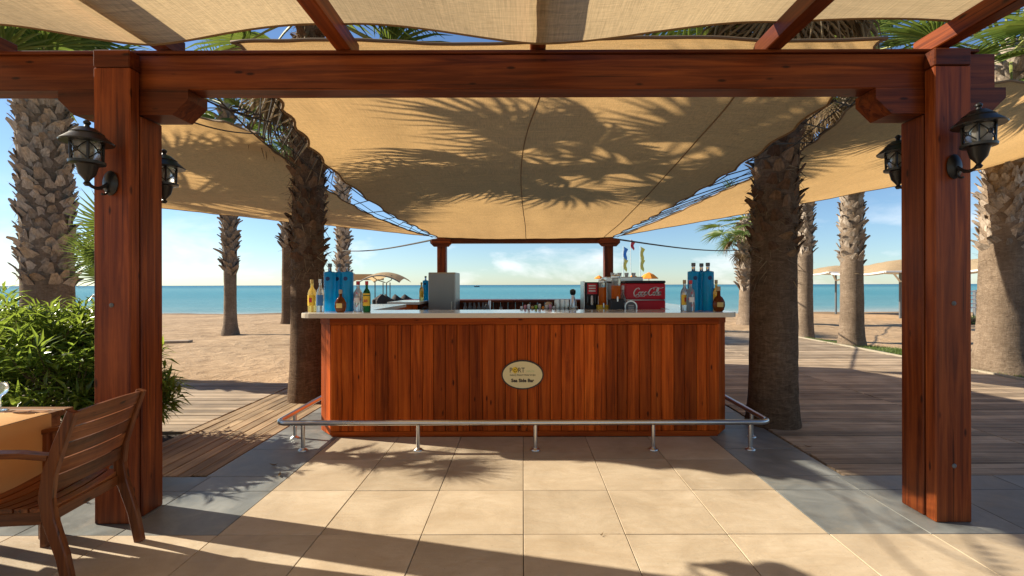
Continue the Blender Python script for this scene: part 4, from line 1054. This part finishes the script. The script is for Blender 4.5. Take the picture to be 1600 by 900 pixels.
# red drink cooler with script lettering
cx0, cx1, cy = S(977, 5.45).x, S(1040, 5.45).x, 5.45
ck = thing('drink_cooler', 'red soft-drink cooler with white script lettering and black lid', 'cooler', ((cx0 + cx1) / 2, cy + .15, SH))
MB().box(cx0, cx1, cy, cy + .30, SH, 1.29, .012).build('body', M['cooler_red'], ck)
MB().box(cx0, cx1, cy, cy + .30, 1.296, 1.485, .012).build('upper_body', M['cooler_red'], ck)
MB().box(cx0 - .002, cx1 + .002, cy - .003, cy + .302, 1.2885, 1.2965, .001).build('trim_strip', M['steel'], ck)
MB().box(cx0 - .002, cx1 + .002, cy - .004, cy + .302, 1.483, 1.515, .010).build('lid', M['rubber'], ck)
MB().box(cx0 + .20, cx0 + .225, cy - .02, cy, 1.10, 1.13, .003).build('tap', M['steel'], ck)
def stroke(m, pts, w, x, z, s, y):
    P = [crom([(a, 0, b) for a, b in pts], k / 24) for k in range(25)]; v = []; f = []
    for k, p in enumerate(P):
        d = (P[min(24, k + 1)] - P[max(0, k - 1)]); d = d.normalized() if d.length > 0 else Vector((1, 0, 0)); nn = Vector((-d.z, 0, d.x)); ang = abs(d.z)
        ww = w * (.55 + .65 * ang)
        for q in (-1, 1): v.append((x + (p.x + .18 * p.z + nn.x * q * ww) * s, y, z + (p.z + nn.z * q * ww) * s))
    for k in range(24): f.append((2 * k, 2 * k + 1, 2 * k + 3, 2 * k + 2))
    m.add(v, f)
lt = MB(); ly = cy - .0045; lx = cx0 + .088; lz = 1.345; ls = .085
CAP = [(.72, .80), (.55, 1.02), (.22, .82), (.05, .40), (.18, .06), (.45, .05), (.72, .30)]
OO = [(.22, .50), (.04, .34), (.06, .06), (.26, .04), (.36, .26), (.24, .50), (.40, .42)]
CC = [(.32, .44), (.16, .48), (.02, .24), (.12, .03), (.30, .08), (.42, .24)]
AA = [(.34, .46), (.14, .46), (.02, .20), (.14, .03), (.30, .20), (.36, .46), (.32, .10), (.46, .10)]
LL = [(.02, .10), (.26, .70), (.24, .98), (.10, .86), (.08, .20), (.20, .03), (.34, .14)]
for shp, dx in ((CAP, 0), (OO, .66), (CC, 1.04), (AA, 1.42), (CAP, 1.98), (OO, 2.62), (LL, 3.0), (AA, 3.30)): stroke(lt, shp, .065, lx + dx * ls, lz, ls, ly)
stroke(lt, [(1.84, .30), (2.06, .32)], .05, lx, lz, ls, ly)
stroke(lt, [(.1, .0), (.5, -.20), (1.0, -.12), (1.6, -.14)], .05, lx, lz, ls, ly); stroke(lt, [(2.4, 1.0), (2.9, 1.12), (3.5, .98), (3.9, 1.08)], .05, lx, lz, ls, ly)
lt.build('lettering', M['label_white'], ck, fix=False)
# round black disc standing before the cooler
c = S(985.5, 5.22, 0); dz = 1.285
ds = thing('round_plaque', 'small round black plaque with grey rim before the red cooler', 'plaque', (c.x, 5.22, SH))
def disc(r, y0, y1): return MB().prism([(c.x + r * math.cos(2 * math.pi * k / 28), dz - .06 + .0 + r * math.sin(2 * math.pi * k / 28)) for k in range(28)], y0, y1)
disc(.070, 5.21, 5.235).build('rim', M['steel'], ds); disc(.056, 5.204, 5.209).build('face', M['grey_post'], ds)
for k in range(3): MB().box(c.x - .03, c.x + .03, 5.200, 5.203, dz - .085 + .02 * k, dz - .079 + .02 * k, 0).build('mark', M['label_white'], ds)
MB().lathe([(.012, 0), (.012, .10)], 8, (c.x, 5.222, SH)).build('stand', M['steel'], ds)
# soft-drink tap tower
x0, x1 = S(914, 5.5).x, S(937, 5.5).x
tw = thing('drink_dispenser', 'black and red drink dispenser with taps left of the juice', 'dispenser', ((x0 + x1) / 2, 5.6, SH))
MB().box(x0, x1, 5.52, 5.8, SH, 1.50, .008).build('body', M['rubber'], tw)
MB().box(x0 - .016, x0 - .001, 5.50, 5.81, SH, 1.51, .004).build('side_panel', M['steel'], tw)
MB().box(x0 + .03, x1 - .025, 5.512, 5.519, 1.36, 1.485, .002).build('red_panel', M['cooler_red'], tw)
for k in range(3): MB().box(x0 + .045, x1 - .045, 5.507, 5.511, 1.39 + .03 * k, 1.405 + .03 * k, 0).build('print', M['label_white'], tw)
for k in range(4): MB().lathe([(.012, 0), (.016, .03), (.013, .10), (.006, .11)], 8, (x0 + .035 + .042 * k, 5.48, 1.235)).build('tap_handle', M['label_white'] if k % 2 else M['black'], tw)
# juice dispensers
def juice(label, px, Y, zb, h, r, basem, bh):
    p = S(px, Y); t = thing('juice_dispenser', label, 'dispenser', p)
    MB().box(p.x - r * 1.45, p.x + r * 1.45, Y - r * 1.4, Y + r * 1.4, SH, zb, .012).build('base', M[basem], t)
    MB().lathe([(r * .96, 0), (r, .01), (r, h)], 20, (p.x, Y, zb)).build('juice', M['orange_juice'], t, angle=40)
    MB().lathe([(r * 1.02, h), (r * 1.02, h + bh), (r * .9, h + bh + .006)], 20, (p.x, Y, zb)).build('tank', M['clear_soft'], t, angle=40)
    MB().lathe([(r * 1.08, 0), (r * 1.08, .02), (r * .6, .032), (.012, .036), (.012, .05)], 20, (p.x, Y, zb + h + bh + .006)).build('lid', M['steel'], t, angle=40)
    MB().tube([(p.x, Y - r * 1.3, zb + .02), (p.x, Y - r * 1.75, zb + .02), (p.x, Y - r * 1.75, zb - .03)], .009, 8).build('tap', M['steel'], t)
juice('tall orange-juice dispenser on yellow base beside the tap tower', 941.5, 5.42, 1.24, .20, .045, 'label_yellow', .05)
juice('orange-juice dispenser on dark base next to the red cooler', 962.5, 5.3, 1.315, .145, .052, 'rubber', .08)
p = S(975, 5.75); cm = thing('coffee_machine', 'flat steel machine top behind the juice dispensers', 'coffee machine', p)
MB().box(S(948, 5.85).x, S(1001, 5.85).x, 5.80, 6.1, SH, 1.50, .01).build('body', M['steel_dark'], cm)
MB().box(S(946, 5.85).x, S(1003, 5.85).x, 5.78, 6.12, 1.502, 1.565, .008).build('cup_tray', M['steel'], cm)
for k in range(4): MB().lathe([(.02, 0), (.028, .05), (.026, .05), (.019, .004)], 12, (S(957 + 11 * k, 5.9).x, 5.9, 1.566)).build('cup', M['label_white'], cm)
p = S(971, 5.3)
st = spirit('clear bottle with pale label squeezed between juice and cooler', S(973, 5.36), 'clear_soft', 'label_white', 'label_white', .40, .040)
# small things along the work shelf
def cyl(name, label, cat, p, prof, m, group=None, n=14, extra=None):
    t = thing(name, label, cat, p, group); MB().lathe(prof, n, p).build('body', M[m], t, angle=45)
    if extra: MB().lathe(extra[0], n, p).build(extra[1], M[extra[2]], t, angle=45)
    return t
tum = [(.030, 0), (.037, .20), (.035, .20), (.028, .01)]
for k, px in enumerate((871, 879, 886)): cyl('steel_tumbler', 'steel mixing tumbler, ' + ('left', 'middle', 'right')[k] + ' one of three on the bar shelf', 'tumbler', S(px, 5.35), [(r, z * 1.22) for r, z in tum], 'steel', 'steel tumblers on the shelf')
cyl('cocktail_shaker', 'tall steel cocktail shaker with dark top behind the counter', 'shaker', S(895, 5.5), [(.030, 0), (.042, .14), (.040, .22), (.022, .27), (.020, .29)], 'steel', extra=([(.022, .29), (.034, .31), (.034, .345), (.012, .36)], 'lid', 'black'))
cyl('steel_cup', 'short wide steel cup beside the cocktail shaker', 'cup', S(896, 5.25), [(.040, 0), (.052, .165), (.049, .165), (.037, .01)], 'steel')
colr = ['label_white', 'pink', 'label_white', 'gold', 'green_lime', 'label_white', 'orange_cloth', 'label_white', 'pink', 'label_white']
nth = ['first', 'second', 'third', 'fourth', 'fifth', 'sixth', 'seventh', 'eighth', 'ninth', 'tenth']
for k in range(10):
    px = 815 + 5.6 * k
    cyl('syrup_bottle', 'capped syrup bottle, ' + nth[k] + ' from left in the shelf row', 'bottle', S(px, 5.28 + .05 * (k % 2)), [(.018, 0), (.020, .10), (.012, .125), (.010, .14)], 'clear_soft', 'syrup bottles on the shelf', 10, ([(.013, .14), (.016, .145), (.016, .165 + .012 * (k % 3)), (.010, .172 + .012 * (k % 3))], 'cap', colr[k]))
cyl('dried_flower_jar', 'small jar topped with a pale dried flower', 'jar', S(857, 5.42), [(.026, 0), (.030, .12), (.020, .13)], 'clear_soft', None, 12, ([(.012, .13), (.040, .165), (.046, .185), (.030, .21), (.01, .215)], 'flower', 'dry_flower'))
for k in range(5):
    cyl('drinking_glass', 'upturned drinking glass, ' + nth[k] + ' from left before the back panel', 'glass', S(772 + 7.6 * k, 5.22), [(.026, 0), (.020, .10), (.022, .115), (.024, .125)], 'clear_soft', 'upturned glasses on the shelf', 12)
for k in range(6):
    cyl('dark_bottle', 'short dark bottle, ' + nth[k] + ' from left inside the far counter', 'bottle', S(727 + 7 * k, 7.2, 1.0), [(.03, 0), (.03, .12), (.012, .16), (.012, .20)], 'grey_post', 'dark bottles inside the bar', 10)
lowb = thing('work_table', 'low steel worktop inside the back of the bar', 'worktop', (.1, 7.2, 0))
MB().box(-.95, 1.3, 7.0, 7.5, .96, .998, .005).build('top', M['steel_dark'], lowb)
for x in (-.9, 1.22):
    for y in (7.03, 7.43): MB().box(x, x + .04, y, y + .04, 0, .959, .003).build('leg', M['steel_dark'], lowb)
tp = thing('beer_tap', 'slim chrome tap standing at the back of the bar', 'tap', S(765, 7.3, 1.0)); q = S(765, 7.3, 1.0)
MB().lathe([(.04, 0), (.04, .01), (.018, .02), (.018, .22), (.01, .24)], 12, q).build('column', M['steel'], tp, angle=40)
MB().tube([q + Vector((0, 0, .16)), q + Vector((-.06, -.02, .17)), q + Vector((-.07, -.02, .12))], .009, 8).build('spout', M['steel'], tp)
so = thing('wall_socket', 'small white socket on the inner back panel of the bar', 'socket', S(782, 8.58, .98))
MB().box(S(780, 8.58).x, S(785, 8.58).x, 8.590, 8.598, .99, 1.07, .002).build('plate', M['label_white'], so)
MB().box(S(781.3, 8.58).x, S(783.7, 8.58).x, 8.586, 8.589, 1.01, 1.05, .001).build('insert', M['paper'], so)
rk = thing('glass_rack', 'row of pale cups in a rack on the left counter inside', 'rack', S(638, 6.0, 1.0))
MB().box(S(612, 6.1).x, S(660, 6.1).x, 5.95, 6.25, 1.02, 1.05, .004).build('tray', M['rubber'], rk)
for k in range(7): MB().lathe([(.022, 0), (.030, .10), (.028, .10), (.02, .006)], 12, (S(616 + 6.2 * k, 6.0).x, 6.0, 1.052)).build('cup', M['counter_edge'], rk)
hs = MB().tube([S(655, 5.9, 1.06) + Vector((.015 * k, 0, .14 * math.sin(math.pi * k / 10))) for k in range(11)], .007, 6)
tag(hs.build('hose', M['rubber'], fix=False), 'short black hose curving up before the steel cabinet', 'hose')

# ---------------------------------------------------------------- far shore
def gz(Y): return beach_z(Y)
ub = thing('beach_canopy', 'arched tan beach canopy on thin legs left of centre', 'canopy', (W(604, 445, 30).x, 30, gz(30)))
def arched(parent, px0, px1, ytop, yedge, Y, depth, m):
    a, b = W(px0, yedge, Y), W(px1, yedge, Y); top = W((px0 + px1) / 2, ytop, Y).z; v = []; f = []
    for i in range(17):
        u = i / 16; x = a.x + (b.x - a.x) * u; z = a.z + (top - a.z) * (1 - (2 * u - 1) ** 2)
        for j in range(9):
            w = j / 8; v.append((x, Y - depth / 2 + depth * w, z + .25 * (1 - (2 * w - 1) ** 2) - .12))
    for i in range(16):
        for j in range(8): f.append((i * 9 + j, i * 9 + j + 1, i * 9 + j + 10, i * 9 + j + 9))
    mk('cloth', v, f, M[m], parent, True)
    MB().tube([(v[i * 9][0], v[i * 9][1], v[i * 9][2]) for i in range(17)], .035, 6).build('rib', M['grey_post'], parent)
arched(ub, 573, 634, 428, 438, 30, 3.0, 'canvas_pale')
bx, bzz = W(604, 445, 30).x, gz(30)
for dx in (-.22, 0, .22): MB().tube([(bx + dx, 30, bzz), (bx + dx * 1.0, 30, W(0, 441, 30).z)], .035, 6).build('leg', M['grey_post'], ub)
for s_ in (-1, 1): MB().tube([(bx + s_ * .05, 29.9, W(0, 441, 30).z), (bx + s_ * .45, 29.5, W(0, 437, 30).z), (bx + s_ * .62, 28.9, W(0, 430.5, 30).z)], .03, 6).build('strut', M['grey_post'], ub)
ub2 = thing('beach_canopy', 'flat tan beach canopy just right of the tall blue bottles', 'canopy', (W(545, 445, 33).x, 33, gz(33)))
MB().slab([(W(515, 0, 33).x, 31.5), (W(590, 0, 33).x, 31.5), (W(590, 0, 33).x, 34.5), (W(515, 0, 33).x, 34.5)], W(0, 437, 33).z, W(0, 428.5, 33).z).build('cloth', M['canvas_pale'], ub2)
for px in (520, 586): MB().tube([(W(px, 0, 33).x, 33, gz(33)), (W(px, 0, 33).x, 33, W(0, 437, 33).z)], .04, 6).build('leg', M['grey_post'], ub2)
def lounge(label, px, Y, turn):
    t = thing('beach_chair', label, 'chair', (W(px, 0, Y).x, Y, gz(Y)), 'dark chairs under the beach canopy')
    t.rotation_euler = (0, 0, R(turn)); t.scale = (1.3, 1.3, 1.3)
    v = []; f = []
    for i in range(9):
        a = math.pi * i / 8
        for z, rr in ((.42, .30), (.75, .33), (1.02, .34 - .04 * abs(math.cos(a)))): v.append((math.cos(a) * rr, .05 + math.sin(a) * rr * .8, z - (.22 * abs(math.cos(a)) if z > .9 else 0)))
    for i in range(8):
        for j in range(2): f.append((i * 3 + j, (i + 1) * 3 + j, (i + 1) * 3 + j + 1, i * 3 + j + 1))
    o = mk('backrest', v, f, M['wicker'], t, True, local=True); so_ = o.modifiers.new('thick', 'SOLIDIFY'); so_.thickness = .05
    MB().box(-.30, .30, -.32, .26, .38, .46, .02).build('seat', M['wicker'], t, local=True)
    for x in (-.26, .26):
        for y in (-.27, .2): MB().bar([(x, y, 0), (x, y, .38)], .05, .05, (0, 1, 0)).build('leg', M['wicker'], t, local=True)
for k, (px, Y, a) in enumerate(((583, 24.5, -60), (594, 25.5, 200), (602, 24, 40), (610, 25.5, 150), (624, 26, 160), (637, 26.5, 170))):
    lounge('dark wicker chair, ' + nth[k] + ' from left under the arched beach canopy', px, Y, a)
for k, (px, py, w, Y) in enumerate(((936, 436, 12, 36), (990, 433.5, 9, 40), (1014, 436, 24, 34))):
    c = W(px, py, Y); r = w * Y / FOC * .62
    t = thing('beach_parasol', ('orange beach parasol peeking over the tap tower', 'small orange parasol tip behind the cooler lid', 'widest orange parasol above the red cooler')[k], 'parasol', (c.x, Y, -.5))
    MB().lathe([(r, 0), (r * .98, .05), (r * .5, .42 * r + .03), (.02, .62 * r + .04)], 8, c).build('canopy', M['orange_cloth'], t)
    MB().tube([(c.x, Y, -.6), (c.x, Y, c.z + .3)], .03, 6).build('pole', M['white'], t)
for k, (px, py0, py1, m1, m2, nm) in enumerate(((974, 385, 437, 'flag_blue', 'flag_yellow', 'blue and yellow'), (985.5, 374, 440, 'flag_red', 'flag_red', 'red'), (1000.5, 385, 437, 'flag_yellow', 'flag_yellow', 'orange-yellow'))):
    Y = 44; a = W(px, py0, Y); t = thing('flagpole', 'slim flagpole with ' + nm + ' flag beyond the red cooler', 'flagpole', (a.x, Y, -.6), 'flagpoles on the shore')
    MB().tube([(a.x, Y, -.8), (a.x, Y, a.z)], [.05, .025], 6).build('pole', M['white'], t)
    for part, mm in ((0, m1), (1, m2)):
        L = 1.5 if k != 1 else 1.1; v = []; f = []
        if k == 1 and part: continue
        for i in range(9):
            u = i / 8
            for j in range(3):
                v.append((a.x + (.04 + .36 * j / 2) * (1 - .35 * u) + .06 * math.sin(u * 7 + j), Y + .06 * math.sin(u * 6), a.z - .05 - part * L * .7 - L * .7 * u - .12 * j))
        for i in range(8):
            for j in range(2): f.append((i * 3 + j, i * 3 + j + 1, i * 3 + j + 4, i * 3 + j + 3))
        mk('flag', v, f, M[mm], t, True)
def tensile(label, px0, px1, ytop, yedge, Y, depth):
    a, b = W(px0, yedge, Y), W(px1, yedge, Y); top = W(0, ytop, Y).z
    t = thing('tensile_canopy', label, 'canopy', ((a.x + b.x) / 2, Y, gz(Y)), 'tensile canopies on the right shore')
    v = []; f = []; n = 20; k = 12
    for i in range(n + 1):
        u = 2 * i / n - 1
        for j in range(k + 1):
            w = 2 * j / k - 1; rr = max(abs(u), abs(w)); z = top - (top - a.z) * (.75 * rr ** 1.8 + .25 * abs(u)); z += .12 * (u * u) * (w * w)
            v.append(((a.x + b.x) / 2 + u * (b.x - a.x) / 2, Y + w * depth / 2, z))
    for i in range(n):
        for j in range(k): f.append((i * (k + 1) + j, i * (k + 1) + j + 1, (i + 1) * (k + 1) + j + 1, (i + 1) * (k + 1) + j))
    o = mk('cloth', v, f, M['canvas_pale'], t, True)
    rim = [v[q * (k + 1)] for q in range(n + 1)] + [v[n * (k + 1) + q] for q in range(k + 1)] + [v[q * (k + 1) + k] for q in range(n, -1, -1)] + [v[q] for q in range(k, -1, -1)]
    MB().tube(rim, .055, 6).build('white_edge', M['white'], o, fix=False)
    cx = (a.x + b.x) / 2
    MB().tube([(cx, Y, gz(Y) - .1), (cx, Y, top - .05)], .06, 8).build('mast', M['grey_post'], t)
    for s_ in (-1, 1):
        MB().tube([(cx, Y, a.z - .35), (cx + s_ * (b.x - a.x) * .22, Y - depth * .22, a.z + .05), (cx + s_ * (b.x - a.x) * .40, Y - depth * .4, a.z + .12)], .05, 6).build('strut', M['white'], t)
tensile('small white-edged canopy between two palms on the right shore', 1262, 1350, 416, 431, 30, 4)
tensile('wide white-edged canopy left of the right pergola post', 1338, 1475, 407, 431, 25, 4)
tensile('white-edged canopy between right pergola post and edge palm', 1480, 1640, 401, 428, 24, 4)
# white railing and hedge at the right
wf = thing('white_railing', 'white horizontal-bar railing behind the right edge palm', 'railing', (W(1570, 0, 22).x, 22, gz(22)))
zb = W(0, 482, 22).z; zt = W(0, 457, 22).z
for k in range(5): z = zb + (zt - zb) * k / 4; MB().box(W(1440, 0, 22).x, W(1720, 0, 22).x, 21.98, 22.02, z - .03, z + .03, .004).build('bar', M['white'], wf)
for px in (1445, 1528, 1610, 1690): MB().box(W(px, 0, 22).x - .08, W(px, 0, 22).x + .08, 22.03, 22.18, gz(22) - .1, zt + .06, .006).build('post', M['grey_post'], wf)
hd = thing('clipped_hedge', 'low clipped green hedge before the white railing', 'hedge', (W(1560, 0, 20.5).x, 20.5, gz(20)))
hm = MB(); rnd = random.Random(4); xa, xb = W(1450, 0, 20.5).x, W(1690, 0, 20.5).x
MB().box(xa + .1, xb - .1, 20.2, 20.8, gz(20) - .1, .02, .05).build('core', M['stem'], hd)
for k in range(5200):
    p = Vector((rnd.uniform(xa, xb), 20.5 + rnd.uniform(-.42, .42), rnd.uniform(gz(20) - .05, .10)))
    g_ = leaf_geo(p, Vector((rnd.gauss(0, 1), rnd.gauss(-.3, 1), rnd.gauss(.4, 1))), rnd.uniform(.05, .10), .02, rnd); hm.add(*g_)
hm.build('foliage', M['hedge'], hd, fix=False)['kind'] = 'stuff'
# small things on sand and sea
pb = MB().box(-.5, .5, -.12, .12, 0, .06, .01); mt = Matrix.Translation((W(268, 0, 13.5).x, 13.5, gz(13.5) - .01)) @ Matrix.Rotation(R(8), 4, 'Z'); pb.v = [mt @ q for q in pb.v]
tag(pb.build('timber_plank', M['deck_x']), 'short timber plank lying on the sand right of the left post', 'plank')
bt = thing('small_boat', 'tiny dark boat on the sea near the horizon', 'boat', (W(745, 0, 420).x, 420, -.46))
MB().prism([(W(745, 0, 420).x - 2.6, .5), (W(745, 0, 420).x - 2.0, -.5), (W(745, 0, 420).x + 2.0, -.5), (W(745, 0, 420).x + 2.8, .6)], 419, 421).build('hull', M['grey_post'], bt)
MB().box(W(745, 0, 420).x - .8, W(745, 0, 420).x + .6, 419.4, 420.6, .4, 1.3, .05).build('cabin', M['label_white'], bt)

lm = []
for k, (px, py, lab) in enumerate(((427, 727, 'curled dry leaf on the slate left of the foot rail'), (436, 743, 'small dry leaf beside the slate edge near the cream tiles'), (939, 838, 'tiny dry leaf on the cream tiles before the bar'), (1262, 700, 'small dry leaf on the boards right of the bar'))):
    Y = FOC * CAM_H / (py - VY); p = Vector(((px - VX) * Y / FOC, Y, .004)); an = k * 1.9; d = Vector((math.cos(an), math.sin(an), 0)); s_ = Vector((-d.y, d.x, 0)); L = .035 if k != 2 else .015
    v = []
    for i in range(6):
        u = i / 5; w = L * .32 * math.sin(math.pi * (u * .94 + .03)); q = p + d * L * (u - .5) * 2 + Vector((0, 0, .018 * (2 * u - 1) ** 2))
        v += [q - s_ * w + Vector((0, 0, w * .7)), q, q + s_ * w + Vector((0, 0, w * .5))]
    f = [(3 * i + j, 3 * i + j + 1, 3 * i + j + 4, 3 * i + j + 3) for i in range(5) for j in range(2)]
    tag(mk('fallen_leaf', v, f, M['dry'], smooth=True), lab, 'leaf')
